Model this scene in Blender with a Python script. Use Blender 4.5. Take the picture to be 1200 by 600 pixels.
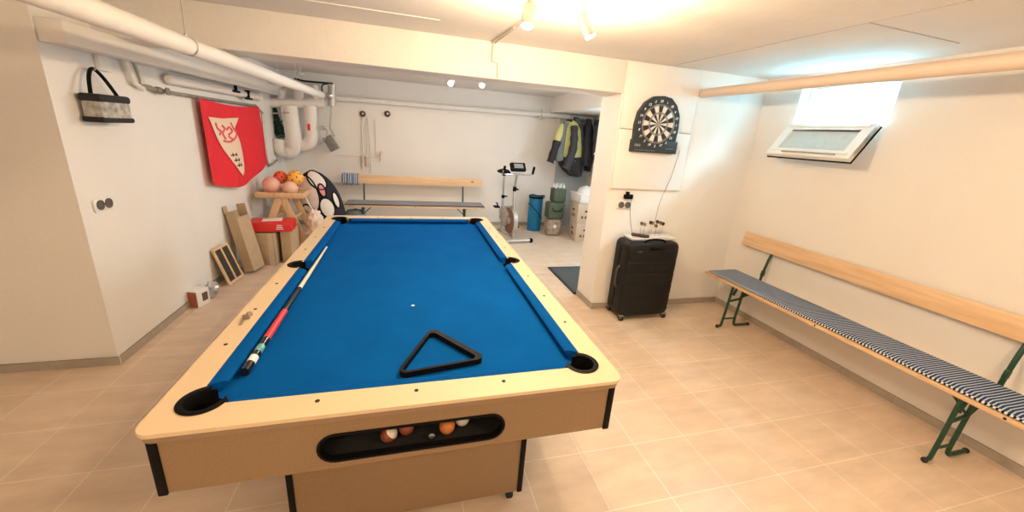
import bpy, bmesh, math, random
from mathutils import Vector, Matrix, noise
random.seed(7)
PI = math.pi
R = math.radians
for o in list(bpy.data.objects): bpy.data.objects.remove(o)
S = bpy.context.scene
COL = S.collection

# ------------------------------------------------------------------ camera
CAM_Z, FPX, PPX, PPY = 1.64, 437.75, 597.92, 286.22
yaw, pit, rol = R(-15.8013), R(-16.4022), R(-4.14796)
M_cam = (Matrix.Rotation(yaw, 3, 'Z') @ Matrix.Rotation(pit, 3, 'X') @ Matrix.Rotation(rol, 3, 'Y'))
cam = bpy.data.cameras.new('camera')
camo = bpy.data.objects.new('camera', cam); COL.objects.link(camo)
camo.matrix_world = Matrix.Translation((0, 0, CAM_Z)) @ (M_cam @ Matrix.Rotation(PI/2, 3, 'X')).to_4x4()
cam.sensor_fit = 'HORIZONTAL'; cam.sensor_width = 36
cam.lens = FPX/1200*36
cam.shift_x = -(PPX-600)/1200; cam.shift_y = (PPY-300)/1200
cam.clip_start = .02; cam.clip_end = 60
S.camera = camo

# ------------------------------------------------------------------ exposure, world, big lights
S.view_settings.view_transform = 'Standard'; S.view_settings.look = 'None'
S.view_settings.gamma = 1; S.view_settings.use_curve_mapping = False
S.view_settings.exposure = 0.50
w = bpy.data.worlds.new('world'); S.world = w; w.use_nodes = True
w.node_tree.nodes['Background'].inputs[0].default_value = (1.0, .82, .66, 1)
w.node_tree.nodes['Background'].inputs[1].default_value = 0.40

def area(name, loc, direction, sx, sy, power, color, spread=180):
    l = bpy.data.lights.new(name, 'AREA'); l.shape = 'RECTANGLE'; l.size = sx; l.size_y = sy
    l.energy = power; l.color = color; l.spread = R(spread)
    o = bpy.data.objects.new(name, l); COL.objects.link(o); o.location = loc
    o.rotation_euler = Vector(direction).to_track_quat('-Z', 'Y').to_euler(); return o
def point(name, loc, power, color, r=.05):
    l = bpy.data.lights.new(name, 'POINT'); l.energy = power; l.color = color; l.shadow_soft_size = r
    o = bpy.data.objects.new(name, l); COL.objects.link(o); o.location = loc; return o
WARM = (1.0, .72, .44)
WHITER = (1.0, .90, .77)
# daylight: basement window shaft on the right, an assumed back room side window
area('daylight_window', (3.86, 2.38, 2.62), (-.75, 0, -.85), 1.1, .40, 210, (.36, .80, 1.0))
area('assumed_side_window_light', (3.26, 4.45, 1.5), (-1, -.1, -.15), .8, .8, 24, (.74, .90, 1.0))  # added cool light for the back room, its window is only assumed
# spots: (x, y, z) of the bulb, power
SPOTS_NEAR = [(.54, 1.89, 2.13), (.87, 1.90, 2.13)]
SPOTS_FAR = [(.455, 4.5, 2.128), (.809, 4.5, 2.144)]
P_NEAR, P_FAR, P_FILL = 28, 16, 36

# ------------------------------------------------------------------ helpers
def at(px, py, Y):
    """point on the plane y = Y seen at a pixel of the photograph"""
    d = M_cam @ Vector(((px-PPX)/FPX, 1, -(py-PPY)/FPX))
    return Vector((0, 0, CAM_Z)) + d*(Y/d.y)
def atx(px, py, X):
    d = M_cam @ Vector(((px-PPX)/FPX, 1, -(py-PPY)/FPX))
    return Vector((0, 0, CAM_Z)) + d*(X/d.x)

class MB:
    def __init__(self): self.bm = bmesh.new()
    def _mi(self, faces, mi):
        for f in faces: f.material_index = mi
    def box(self, c, s, bevel=0, rot=None, mi=0, seg=2, taper=None):
        b = bmesh.new(); bmesh.ops.create_cube(b, size=1)
        for v in b.verts:
            v.co = Vector((v.co.x*s[0], v.co.y*s[1], v.co.z*s[2]))
            if taper and v.co.z > 0: v.co.x *= taper; v.co.y *= taper
        if bevel: bmesh.ops.bevel(b, geom=list(b.edges), offset=bevel, segments=seg, profile=.5, affect='EDGES')
        m = Matrix.Translation(c)
        if rot is not None: m = m @ (rot.to_4x4() if not isinstance(rot, tuple) else
                                     __import__('mathutils').Euler(rot).to_matrix().to_4x4())
        b.transform(m); self.merge(b, mi); return self
    def merge(self, b, mi=0):
        vm = {v: self.bm.verts.new(v.co) for v in b.verts}
        for f in b.faces:
            try:
                nf = self.bm.faces.new([vm[v] for v in f.verts]); nf.material_index = mi
            except ValueError: pass
        b.free()
    def tube(self, pts, r, n=12, mi=0, caps=True, closed=False):
        pts = [Vector(p) for p in pts]
        rs = r if isinstance(r, (list, tuple)) else [r]*len(pts)
        rings = []; up = None; N = len(pts)
        for i, p in enumerate(pts):
            a = pts[(i-1) % N] if (i or closed) else p
            c = pts[(i+1) % N] if (i < N-1 or closed) else p
            t = (c-a)
            if t.length < 1e-9: t = Vector((0, 0, 1))
            t.normalize()
            if up is None:
                up = Vector((0, 0, 1)) if abs(t.z) < .9 else Vector((1, 0, 0))
            up = (up - t*up.dot(t))
            if up.length < 1e-6: up = t.orthogonal()
            up.normalize(); s = t.cross(up)
            rings.append([self.bm.verts.new(p + (up*math.cos(2*PI*k/n)+s*math.sin(2*PI*k/n))*rs[i]) for k in range(n)])
        m = N if closed else N-1
        for i in range(m):
            A, B = rings[i], rings[(i+1) % N]
            for k in range(n):
                f = self.bm.faces.new((A[k], A[(k+1) % n], B[(k+1) % n], B[k])); f.material_index = mi
        if caps and not closed:
            for q in (rings[0], rings[-1][::-1]):
                try: self.bm.faces.new(q).material_index = mi
                except ValueError: pass
        return self
    def lathe(self, prof, c=(0, 0, 0), n=24, axis=(0, 0, 1), mi=0, a0=0, a1=2*PI, scale=(1, 1)):
        q = Vector((0, 0, 1)).rotation_difference(Vector(axis)); c = Vector(c)
        full = abs(a1-a0-2*PI) < 1e-6; cnt = n if full else n+1
        rings = []
        for (r, z) in prof:
            rings.append([self.bm.verts.new(c + q @ Vector((r*scale[0]*math.cos(a0+(a1-a0)*k/n), r*scale[1]*math.sin(a0+(a1-a0)*k/n), z))) for k in range(cnt)])
        for i in range(len(prof)-1):
            for k in range(cnt if full else cnt-1):
                a, b, cc, d = rings[i][k], rings[i][(k+1) % cnt], rings[i+1][(k+1) % cnt], rings[i+1][k]
                self.bm.faces.new((a, b, cc, d)).material_index = mi
        return self
    def sphere(self, c, r, mi=0, seg=20, sc=(1, 1, 1), fn=None, rot=None):
        b = bmesh.new(); bmesh.ops.create_uvsphere(b, u_segments=seg, v_segments=max(6, seg*2//3), radius=1)
        for v in b.verts:
            p = v.co.copy()
            if fn: p = fn(p)
            v.co = Vector((p.x*r*sc[0], p.y*r*sc[1], p.z*r*sc[2]))
            if rot is not None: v.co = rot @ v.co
            v.co += Vector(c)
        self.merge(b, mi); return self
    def poly(self, loops, z0, z1, mi=0, frame=None):
        """extruded 2D outline with holes: loops of (u, v); frame maps (u, v, w) to xyz"""
        b = bmesh.new(); es = []
        for lp in loops:
            vs = [b.verts.new((p[0], p[1], z0)) for p in lp]
            for i in range(len(vs)): es.append(b.edges.new((vs[i], vs[(i+1) % len(vs)])))
        r = bmesh.ops.triangle_fill(b, edges=es, use_beauty=True, use_dissolve=False)
        bmesh.ops.recalc_face_normals(b, faces=b.faces)
        if abs(z1-z0) > 1e-9:
            g = bmesh.ops.extrude_face_region(b, geom=list(b.faces))
            for v in [x for x in g['geom'] if isinstance(x, bmesh.types.BMVert)]: v.co.z = z1
        if frame:
            for v in b.verts: v.co = frame(v.co.x, v.co.y, v.co.z)
        bmesh.ops.recalc_face_normals(b, faces=b.faces)
        self.merge(b, mi); return self
    def grid(self, fn, nu, nv, mi=0, closed_u=False):
        vs = [[self.bm.verts.new(fn(i/nu, j/nv)) for j in range(nv+1)] for i in range(nu if closed_u else nu+1)]
        for i in range(nu):
            for j in range(nv):
                k = (i+1) % len(vs)
                self.bm.faces.new((vs[i][j], vs[k][j], vs[k][j+1], vs[i][j+1])).material_index = mi
        return self
    def build(self, name, mats, parent=None, off=None, solid=0, ang=38, loc=None):
        if off is not None:
            for v in self.bm.verts: v.co -= Vector(off)
        bmesh.ops.remove_doubles(self.bm, verts=self.bm.verts, dist=1e-6)
        bmesh.ops.recalc_face_normals(self.bm, faces=self.bm.faces)
        if solid:
            g = list(self.bm.faces)
            bmesh.ops.solidify(self.bm, geom=g, thickness=solid)
            bmesh.ops.recalc_face_normals(self.bm, faces=self.bm.faces)
        me = bpy.data.meshes.new(name)
        for e in self.bm.edges:
            e.smooth = not (len(e.link_faces) == 2 and e.calc_face_angle(0) > R(ang))
        for f in self.bm.faces: f.smooth = True
        self.bm.to_mesh(me); self.bm.free()
        for m in (mats if isinstance(mats, (list, tuple)) else [mats]): me.materials.append(m)
        o = bpy.data.objects.new(name, me); COL.objects.link(o)
        if parent: o.parent = parent
        if loc is not None: o.location = loc
        return o

def tag(o, label, cat, group=None, kind=None):
    o['label'] = label; o['category'] = cat
    if group: o['group'] = group
    if kind: o['kind'] = kind
    return o
def thing(name, loc, label, cat, group=None, rz=0):
    o = bpy.data.objects.new(name, None); COL.objects.link(o); o.location = loc
    o.rotation_euler = (0, 0, rz); o.empty_display_size = .05
    return tag(o, label, cat, group)
def struct(name, mb, mat):
    o = mb.build(name, mat); o['kind'] = 'structure'; return o
def single(name, mb, mat, loc, label, cat, group=None, **k):
    o = mb.build(name, mat, off=loc, loc=loc, **k); return tag(o, label, cat, group)
def copy_tree(o, parent=None):
    c = o.copy(); COL.objects.link(c); c.parent = parent
    for ch in list(o.children): copy_tree(ch, c)
    return c
def arcpts(c, r, a0, a1, n):
    return [(c[0]+r*math.cos(a0+(a1-a0)*i/n), c[1]+r*math.sin(a0+(a1-a0)*i/n)) for i in range(n+1)]
def roundrect(hw, hh, r, n=6, cx=0, cy=0):
    out = []
    for (sx, sy, a) in ((1, 1, 0), (-1, 1, PI/2), (-1, -1, PI), (1, -1, 3*PI/2)):
        out += arcpts((cx+sx*(hw-r), cy+sy*(hh-r)), r, a, a+PI/2, n)
    return out
def smooth_path(pts, n=6):
    """Catmull-Rom through the points"""
    P = [Vector(p) for p in pts]; out = []
    for i in range(len(P)-1):
        a = P[max(i-1, 0)]; b = P[i]; c = P[i+1]; d = P[min(i+2, len(P)-1)]
        for k in range(n):
            t = k/n
            out.append(.5*((2*b)+(c-a)*t+(2*a-5*b+4*c-d)*t*t+(3*b-a-3*c+d)*t*t*t))
    out.append(P[-1]); return out
def text_mesh(txt, size, name, mat, parent, mat4, ext=.0006, align='CENTER', shear=0, bold=0):
    cu = bpy.data.curves.new('t', 'FONT'); cu.body = txt; cu.size = size; cu.extrude = ext
    cu.align_x = align; cu.align_y = 'CENTER'; cu.shear = shear; cu.offset = bold
    to = bpy.data.objects.new('t', cu); COL.objects.link(to)
    dg = bpy.context.evaluated_depsgraph_get(); dg.update()
    me = bpy.data.meshes.new_from_object(to.evaluated_get(dg))
    bpy.data.objects.remove(to); me.transform(mat4)
    me.materials.clear(); me.materials.append(mat)
    o = bpy.data.objects.new(name, me); COL.objects.link(o)
    if parent: o.parent = parent
    return o

# ------------------------------------------------------------------ materials
def mat(name, col, rough=.5, metal=0, noise_amt=0, noise_scale=8, bump=0, bump_scale=60, spec=.5, emit=None, estr=0, alpha=None, trans=0, coat=0):
    m = bpy.data.materials.new(name); m.use_nodes = True; nt = m.node_tree; b = nt.nodes['Principled BSDF']
    b.inputs['Base Color'].default_value = (*col, 1); b.inputs['Roughness'].default_value = rough
    b.inputs['Metallic'].default_value = metal; b.inputs['Specular IOR Level'].default_value = spec
    b.inputs['Coat Weight'].default_value = coat
    if trans: b.inputs['Transmission Weight'].default_value = trans
    if emit: b.inputs['Emission Color'].default_value = (*emit, 1); b.inputs['Emission Strength'].default_value = estr
    if noise_amt or bump:
        tc = nt.nodes.new('ShaderNodeTexCoord')
    if noise_amt:
        nz = nt.nodes.new('ShaderNodeTexNoise'); nz.inputs['Scale'].default_value = noise_scale; nz.inputs['Detail'].default_value = 5
        nt.links.new(tc.outputs['Object'], nz.inputs['Vector'])
        mr = nt.nodes.new('ShaderNodeMapRange'); mr.inputs[1].default_value = .25; mr.inputs[2].default_value = .75
        mr.inputs[3].default_value = 1-noise_amt; mr.inputs[4].default_value = 1+noise_amt
        nt.links.new(nz.outputs['Fac'], mr.inputs[0])
        mx = nt.nodes.new('ShaderNodeVectorMath'); mx.operation = 'SCALE'; mx.inputs[0].default_value = col
        nt.links.new(mr.outputs[0], mx.inputs['Scale']); nt.links.new(mx.outputs[0], b.inputs['Base Color'])
    if bump:
        n2 = nt.nodes.new('ShaderNodeTexNoise'); n2.inputs['Scale'].default_value = bump_scale; n2.inputs['Detail'].default_value = 4
        nt.links.new(tc.outputs['Object'], n2.inputs['Vector'])
        bp = nt.nodes.new('ShaderNodeBump'); bp.inputs['Strength'].default_value = bump; bp.inputs['Distance'].default_value = .01
        nt.links.new(n2.outputs['Fac'], bp.inputs['Height']); nt.links.new(bp.outputs[0], b.inputs['Normal'])
    return m
def wood(name, c1, c2, axis=0, scale=14, rough=.45, knots=True):
    m = mat(name, c1, rough); nt = m.node_tree; b = nt.nodes['Principled BSDF']
    tc = nt.nodes.new('ShaderNodeTexCoord'); mp = nt.nodes.new('ShaderNodeMapping')
    sc = [1, 1, 1]; sc[axis] = .07; mp.inputs['Scale'].default_value = sc
    nz = nt.nodes.new('ShaderNodeTexNoise'); nz.inputs['Scale'].default_value = scale*3; nz.inputs['Detail'].default_value = 6
    cr = nt.nodes.new('ShaderNodeValToRGB'); cr.color_ramp.elements[0].position = .35; cr.color_ramp.elements[1].position = .7
    cr.color_ramp.elements[0].color = (*c1, 1); cr.color_ramp.elements[1].color = (*c2, 1)
    nt.links.new(tc.outputs['Object'], mp.inputs[0]); nt.links.new(mp.outputs[0], nz.inputs['Vector']); nt.links.new(nz.outputs['Fac'], cr.inputs[0])
    last = cr.outputs[0]
    if knots:
        vo = nt.nodes.new('ShaderNodeTexVoronoi'); vo.inputs['Scale'].default_value = 3.2
        m2 = nt.nodes.new('ShaderNodeMapping'); s2 = [1.6, 1.6, 1.6]; s2[axis] = 1; m2.inputs['Scale'].default_value = s2
        nt.links.new(tc.outputs['Object'], m2.inputs[0]); nt.links.new(m2.outputs[0], vo.inputs['Vector'])
        r2 = nt.nodes.new('ShaderNodeValToRGB'); r2.color_ramp.elements[0].position = .05; r2.color_ramp.elements[1].position = .11
        r2.color_ramp.elements[0].color = (.28, .12, .05, 1); r2.color_ramp.elements[1].color = (1, 1, 1, 1)
        nt.links.new(vo.outputs['Distance'], r2.inputs[0])
        mx = nt.nodes.new('ShaderNodeMix'); mx.data_type = 'RGBA'; mx.blend_type = 'MULTIPLY'; mx.inputs['Factor'].default_value = 1
        nt.links.new(last, mx.inputs['A']); nt.links.new(r2.outputs[0], mx.inputs['B']); last = mx.outputs['Result']
    nt.links.new(last, b.inputs['Base Color']); return m
def tile_mat(name, c1, c2, grout, sx, sy, ox, oy, rough=.35):
    m = mat(name, c1, rough); nt = m.node_tree; b = nt.nodes['Principled BSDF']
    g = nt.nodes.new('ShaderNodeNewGeometry'); mp = nt.nodes.new('ShaderNodeMapping')
    mp.inputs['Location'].default_value = (-ox, -oy, 0)
    br = nt.nodes.new('ShaderNodeTexBrick'); br.offset = 0; br.squash = 1
    for k, v in (('Scale', 1), ('Brick Width', sx), ('Row Height', sy), ('Mortar Size', .0032), ('Mortar Smooth', .2), ('Bias', 0)): br.inputs[k].default_value = v
    br.inputs['Color1'].default_value = (*c1, 1); br.inputs['Color2'].default_value = (*c2, 1); br.inputs['Mortar'].default_value = (*grout, 1)
    nt.links.new(g.outputs['Position'], mp.inputs[0]); nt.links.new(mp.outputs[0], br.inputs['Vector'])
    nz = nt.nodes.new('ShaderNodeTexNoise'); nz.inputs['Scale'].default_value = 5; nz.inputs['Detail'].default_value = 8; nz.inputs['Roughness'].default_value = .65
    m2 = nt.nodes.new('ShaderNodeMapping'); m2.inputs['Scale'].default_value = (.6, 2, 1)
    nt.links.new(g.outputs['Position'], m2.inputs[0]); nt.links.new(m2.outputs[0], nz.inputs['Vector'])
    mr = nt.nodes.new('ShaderNodeMapRange'); mr.inputs[1].default_value = .3; mr.inputs[2].default_value = .7; mr.inputs[3].default_value = .86; mr.inputs[4].default_value = 1.1
    nt.links.new(nz.outputs['Fac'], mr.inputs[0])
    mx = nt.nodes.new('ShaderNodeVectorMath'); mx.operation = 'SCALE'
    nt.links.new(br.outputs['Color'], mx.inputs[0]); nt.links.new(mr.outputs[0], mx.inputs['Scale'])
    nt.links.new(mx.outputs[0], b.inputs['Base Color'])
    bp = nt.nodes.new('ShaderNodeBump'); bp.inputs['Strength'].default_value = .25; bp.inputs['Distance'].default_value = .003; bp.invert = True
    nt.links.new(br.outputs['Fac'], bp.inputs['Height']); nt.links.new(bp.outputs[0], b.inputs['Normal'])
    return m
def stripes(name, c1, c2, axis, period, duty=.5, rough=.85, c3=None, axis2=None, period2=None):
    m = mat(name, c1, rough, spec=.2); nt = m.node_tree; b = nt.nodes['Principled BSDF']
    tc = nt.nodes.new('ShaderNodeTexCoord'); sp = nt.nodes.new('ShaderNodeSeparateXYZ'); nt.links.new(tc.outputs['Object'], sp.inputs[0])
    def band(ax, per, du):
        d = nt.nodes.new('ShaderNodeMath'); d.operation = 'DIVIDE'; d.inputs[1].default_value = per; nt.links.new(sp.outputs[ax], d.inputs[0])
        f = nt.nodes.new('ShaderNodeMath'); f.operation = 'FRACT'; nt.links.new(d.outputs[0], f.inputs[0])
        g = nt.nodes.new('ShaderNodeMath'); g.operation = 'GREATER_THAN'; g.inputs[1].default_value = du; nt.links.new(f.outputs[0], g.inputs[0]); return g.outputs[0]
    fac = band(axis, period, duty)
    if axis2 is not None:
        g2 = band(axis2, period2, .5); mm = nt.nodes.new('ShaderNodeMath'); mm.operation = 'MULTIPLY'
        nt.links.new(fac, mm.inputs[0]); nt.links.new(g2, mm.inputs[1]); fac = mm.outputs[0]
    mx = nt.nodes.new('ShaderNodeMix'); mx.data_type = 'RGBA'; mx.inputs['A'].default_value = (*c1, 1); mx.inputs['B'].default_value = (*c2, 1)
    nt.links.new(fac, mx.inputs['Factor']); nt.links.new(mx.outputs['Result'], b.inputs['Base Color']); return m

WALL = mat('white_plaster', (.84, .82, .79), .9, noise_amt=.025, noise_scale=2, bump=.12, bump_scale=45, spec=.2)
CEIL = mat('painted_concrete', (.80, .78, .75), .9, noise_amt=.04, noise_scale=1.3, bump=.25, bump_scale=25, spec=.2)
PANEL = mat('white_panel', (.86, .85, .83), .5, noise_amt=.01)
FLOOR = tile_mat('floor_tiles', (.72, .575, .445), (.69, .55, .42), (.82, .72, .60), .3331, .3331, 1.893-.3331*20, 1.455-.3331*20)
BASE = mat('skirting_tile', (.40, .35, .29), .45, noise_amt=.08, noise_scale=18)
GROUT = mat('light_grout', (.72, .66, .58), .8)
FELT = mat('blue_felt', (.002, .085, .32), .95, noise_amt=.10, noise_scale=6, bump=.1, bump_scale=500, spec=.03)
FELT2 = mat('blue_felt_cushion', (.002, .080, .31), .95, noise_amt=.06, noise_scale=9, spec=.03)
MAPLE = mat('maple_laminate', (.71, .56, .37), .42, noise_amt=.02, noise_scale=5)
FINELAM = mat('grey_maple_laminate', (.285, .185, .10), .5, noise_amt=.09, noise_scale=130, bump=.05, bump_scale=200)
BLACK = mat('black_plastic', (.005, .005, .006), .5, spec=.12)
BLACKM = mat('matt_black', (.015, .015, .016), .75, noise_amt=.2, noise_scale=40)
RUBBER = mat('black_rubber', (.012, .012, .012), .6)
STEEL = mat('brushed_steel', (.55, .55, .55), .3, 1)
CHROME = mat('chrome', (.75, .75, .76), .15, 1)
DSTEEL = mat('dull_pipe_metal', (.45, .43, .38), .4, .8, noise_amt=.15, noise_scale=15)
WPIPE = mat('white_pipe_lagging', (.82, .80, .76), .55, noise_amt=.03, noise_scale=10, bump=.08, bump_scale=30)
GPIPE = mat('pink_beige_pipe', (.72, .60, .50), .5, noise_amt=.03)
PINE = wood('pine_plank', (.80, .57, .35), (.68, .45, .25), 0)
PINEY = wood('light_pine', (.78, .56, .34), (.66, .42, .22), 2, knots=False)
GREEN = mat('green_painted_steel', (.02, .075, .045), .4, .3)
NAVYSTR = stripes('navy_white_stripe', (.52, .58, .64), (.012, .05, .16), 0, .0165, .36)
PIPING = stripes('black_white_piping', (.75, .75, .72), (.012, .014, .03), 0, .020, .5)
NAVY = mat('navy_fabric', (.03, .05, .12), .9, noise_amt=.15, noise_scale=80, bump=.2, bump_scale=300, spec=.15)
GREYF = mat('grey_fabric', (.30, .31, .33), .9, noise_amt=.15, noise_scale=40, spec=.15)
BULB = mat('lit_bulb', (1, .95, .85), .4, emit=(1, .90, .70), estr=22)
LAMPG = mat('grey_lamp_metal', (.30, .26, .22), .4, .6)
CARD = mat('brown_cardboard', (.50, .38, .25), .85, noise_amt=.06, noise_scale=12, spec=.15)
CARD2 = mat('pale_cardboard', (.62, .52, .40), .85, noise_amt=.05, noise_scale=12, spec=.15)
CARDD = mat('cardboard_inside', (.30, .22, .14), .9, spec=.1)
WHITE = mat('white_plastic', (.82, .82, .80), .4)
WHITEF = mat('white_fabric', (.80, .78, .76), .85, noise_amt=.04, noise_scale=30)
RED = mat('red_flag_cloth', (.78, .035, .05), .8, noise_amt=.05, noise_scale=12, spec=.2)
REDBOX = mat('red_carton', (.72, .03, .03), .45)
CREAM = mat('cream_print', (.86, .66, .52), .8, spec=.2)
PINKP = mat('pink_print', (.78, .14, .16), .8, spec=.2)
BLK = mat('black_print', (.01, .01, .01), .8, spec=.2)
DKGREEN = mat('dark_green_bag', (.07, .10, .065), .75, noise_amt=.15, noise_scale=20)
YELLOW = mat('yellow_jacket_cloth', (.62, .60, .24), .8, noise_amt=.06, noise_scale=30)
DARKF = mat('charcoal_jacket_cloth', (.045, .048, .055), .8, noise_amt=.2, noise_scale=25)
BLACKF = mat('black_jacket_cloth', (.018, .018, .022), .75, noise_amt=.2, noise_scale=25)
SLATE = mat('slate_jacket_cloth', (.10, .13, .16), .8, noise_amt=.12, noise_scale=25)
TEAL = mat('blue_foam', (.005, .20, .46), .6, noise_amt=.08, noise_scale=20)
MATC = mat('dark_grey_mat', (.06, .075, .085), .8, noise_amt=.2, noise_scale=90)

# ------------------------------------------------------------------ structure
H = 2.305
XL, XR, YD, YB = -1.85, 3.30, 3.10, 6.58
s = MB(); s.box((0, 2.5, -.05), (10.2, 10.4, .1)); struct('floor', s, FLOOR)
# ceiling with shallow shuttering joints
s = MB(); s.box((-.82, 2.5, H+.06), (8.68, 10.4, .12)); struct('ceiling', s, CEIL)
JNT = mat('ceiling_joint', (.50, .47, .43), .9)
s = MB(); s.box((2.27, .5, H-.001), (.007, 5.1, .004), rot=(0, 0, .02)); struct('trim_1', s, JNT)
s = MB(); s.box((2.62, 1.62, H-.001), (.75, .006, .004), rot=(0, 0, .03)); struct('trim_2', s, JNT)
s = MB(); s.box((-.3, 2.72, H-.002), (1.0, .008, .006), rot=(0, 0, .01)); struct('trim_3', s, CEIL)
# left wall block with its outside corner
s = MB(); s.box((XL-1.5, (2.70+YB)/2, H/2), (3.0, YB-2.70, H)); struct('wall_left', s, WALL)
s = MB(); s.box((-4.9, .0, H/2), (.1, 5.4, H)); struct('wall_far_left', s, WALL)
s = MB(); s.box((0, YB+.1, H/2), (10, .2, H)); struct('wall_back', s, WALL)
# right wall with window opening
WY0, WY1, WZ0, WZ1 = 2.03, 2.74, 1.885, 2.245
def rw(u, v, wv): return Vector((XR+wv, u, v))
s = MB(); s.poly([[(-2.7, 0), (6.6, 0), (6.6, H), (-2.7, H)], [(WY0, WZ0), (WY1, WZ0), (WY1, WZ1), (WY0, WZ1)]], 0, .22, frame=rw)
struct('wall_right', s, WALL)
# dart wall: solid pier between the two rooms
s = MB(); s.box(((1.775+XR)/2+.0, YD+.175, H/2), (XR-1.775, .35, H)); struct('wall_dart', s, WALL)
# beam over the opening
s = MB(); s.box(((XL+1.79)/2-.02, YD+.17, (2.042+H)/2), (1.79-XL+.04, .34, H-2.042), bevel=.006); struct('beam', s, CEIL).name = 'trim_4'
# lowered ceiling on the right of the back room
s = MB(); s.box(((2.42+XR)/2, (3.46+YB)/2, (2.05+H)/2), (XR-2.42, YB-3.46, H-2.05)); struct('trim_5', s, WALL)
# boxed ledge high on the left wall
s = MB(); s.box((-1.79, (2.71+YB)/2, (1.93+2.05)/2), (.12, YB-2.71, .12), bevel=.01); struct('trim_6', s, WALL)
# grey-blue door leaf in the shade behind the jackets
DG_ = mat('grey_blue_door', (.40, .46, .50), .5, noise_amt=.03)
s = MB(); s.box((2.95, YB-.012, 1.0), (.66, .022, 2.0), bevel=.003); s.box((2.95, YB-.026, 1.45), (.50, .006, .75), bevel=.002); s.box((2.95, YB-.026, .55), (.50, .006, .75), bevel=.002)
struct('door_1', s, DG_)
# skirting tiles
def skirt(name, a, b, nrm):
    a, b, nrm = Vector(a), Vector(b), Vector(nrm); L = (b-a).length; d = (b-a)/L; n = max(1, round(L/.333)); m = MB()
    rt = Matrix.Rotation(math.atan2(d.y, d.x), 3, 'Z')
    for i in range(n):
        m.box(a+d*(L*(i+.5)/n)+nrm*.0055+Vector((0, 0, .034)), (L/n-.003, .009, .06), bevel=.001, rot=rt, seg=1)
    m.box((a+b)/2+nrm*.004+Vector((0, 0, .032)), (L, .0065, .064), rot=rt, mi=1)
    o = m.build(name, [BASE, GROUT]); o['kind'] = 'structure'
skirt('baseboard_left', (XL, 2.70, 0), (XL, YB, 0), (1, 0, 0))
skirt('baseboard_left_front', (-4.8, 2.70, 0), (XL+.01, 2.70, 0), (0, -1, 0))
skirt('baseboard_right', (XR, -2.6, 0), (XR, YD, 0), (-1, 0, 0))
skirt('baseboard_dart', (1.765, YD, 0), (XR-.01, YD, 0), (0, -1, 0))
skirt('baseboard_pier', (1.775, YD, 0), (1.775, YD+.35, 0), (-1, 0, 0))
skirt('baseboard_back', (XL, YB, 0), (2.60, YB, 0), (0, -1, 0))
skirt('baseboard_pier_back', (1.78, YD+.35, 0), (XR-.01, YD+.35, 0), (0, 1, 0))

# white boards screwed to the dart wall
def board(z0, z1, label):
    m = MB(); m.box((2.163, YD-.012, (z0+z1)/2), (.742, .020, z1-z0-.004), bevel=.002)
    return single('wall_board', m, PANEL, (2.163, YD-.02, z0), label, 'board', 'white boards behind the dartboard')
board(1.225, 1.752, 'white wall board under the dartboard, the lower of the two')
board(1.756, 2.295, 'white wall board reaching the ceiling, its upper half behind and above the dartboard')

# ------------------------------------------------------------------ window and open sash
m = MB()
def wf(x0, x1, a0, a1, b0, b1, bv=.004): return ((x0+x1)/2, (a0+a1)/2, (b0+b1)/2), (abs(x1-x0), abs(a1-a0), abs(b1-b0))
WP = mat('white_window_pvc', (.84, .86, .87), .3)
def frame_boxes(m, X0, X1, y0, y1, z0, z1, t, mi=0):
    for a in ((y0, y1, z0, z0+t), (y0, y1, z1-t, z1), (y0, y0+t, z0+t, z1-t), (y1-t, y1, z0+t, z1-t)):
        c, sz = wf(X0, X1, *a); m.box(c, sz, bevel=.004, mi=mi)
frame_boxes(m, XR+.10, XR+.16, WY0, WY1, WZ0, WZ1, .045)
struct('window_1', m, WP)
# light shaft outside the window
SH = mat('daylight_tinted_shaft_wall', (.42, .62, .66), .8)  # cyan cast of the daylight is put into the wall colour
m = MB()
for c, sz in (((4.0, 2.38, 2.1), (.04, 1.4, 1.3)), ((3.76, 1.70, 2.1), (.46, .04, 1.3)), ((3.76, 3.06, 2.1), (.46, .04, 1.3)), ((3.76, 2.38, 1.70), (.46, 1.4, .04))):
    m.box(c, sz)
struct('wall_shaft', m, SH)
m = MB()
for k in range(7): m.box((3.972, 2.12+.0*k, 1.99+.03*k), (.008, .12, .012))
for k in range(5): m.box((3.972, 2.07+.025*k, 2.08), (.008, .008, .2))
single('shaft_grille', m, mat('grey_grille', (.45, .55, .58), .6), (3.972, 2.12, 2.08), 'small pale grille on the light shaft wall outside the window', 'grille')
# sash, hinged at its lower edge and folded down into the room
hz = WZ0-.012
SL = .335; top = Vector((XR+.02, 0, hz)); bot = Vector((3.085, 0, 1.612))
T = thing('window_sash', (XR-.03, 2.38, hz), 'white window sash hinged open below the basement window', 'window sash')
dv = (bot-Vector((XR-.03, 0, hz))); L = dv.length; dv.normalize(); nv = Vector((dv.z, 0, -dv.x)); 
if nv.x > 0: nv = -nv
def sf(u, v, wv): return Vector((0, u, 0)) + dv*v + nv*wv
def sq(m, u0, u1, v0, v1, w0, w1, mi=0):
    m.poly([[(u0, v0), (u1, v0), (u1, v1), (u0, v1)]], w0, w1, frame=sf, mi=mi)
m = MB()
U = .335
for a in ((-U, U, 0, .065), (-U, U, L-.065, L), (-U, -U+.07, .065, L-.065), (U-.07, U, .065, L-.065)): sq(m, *a, 0, .045)
for a in ((-U+.03, U-.03, .02, .04), (-U+.03, U-.03, L-.05, L-.035)): sq(m, *a, .045, .052)
m.build('sash_frame', WP, T)
m = MB(); sq(m, -U+.065, U-.065, .06, L-.06, .018, .026); m.build('pane', mat('frosted_glass', (.55, .62, .64), .35, noise_amt=.08, noise_scale=30), T)
m = MB()
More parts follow.
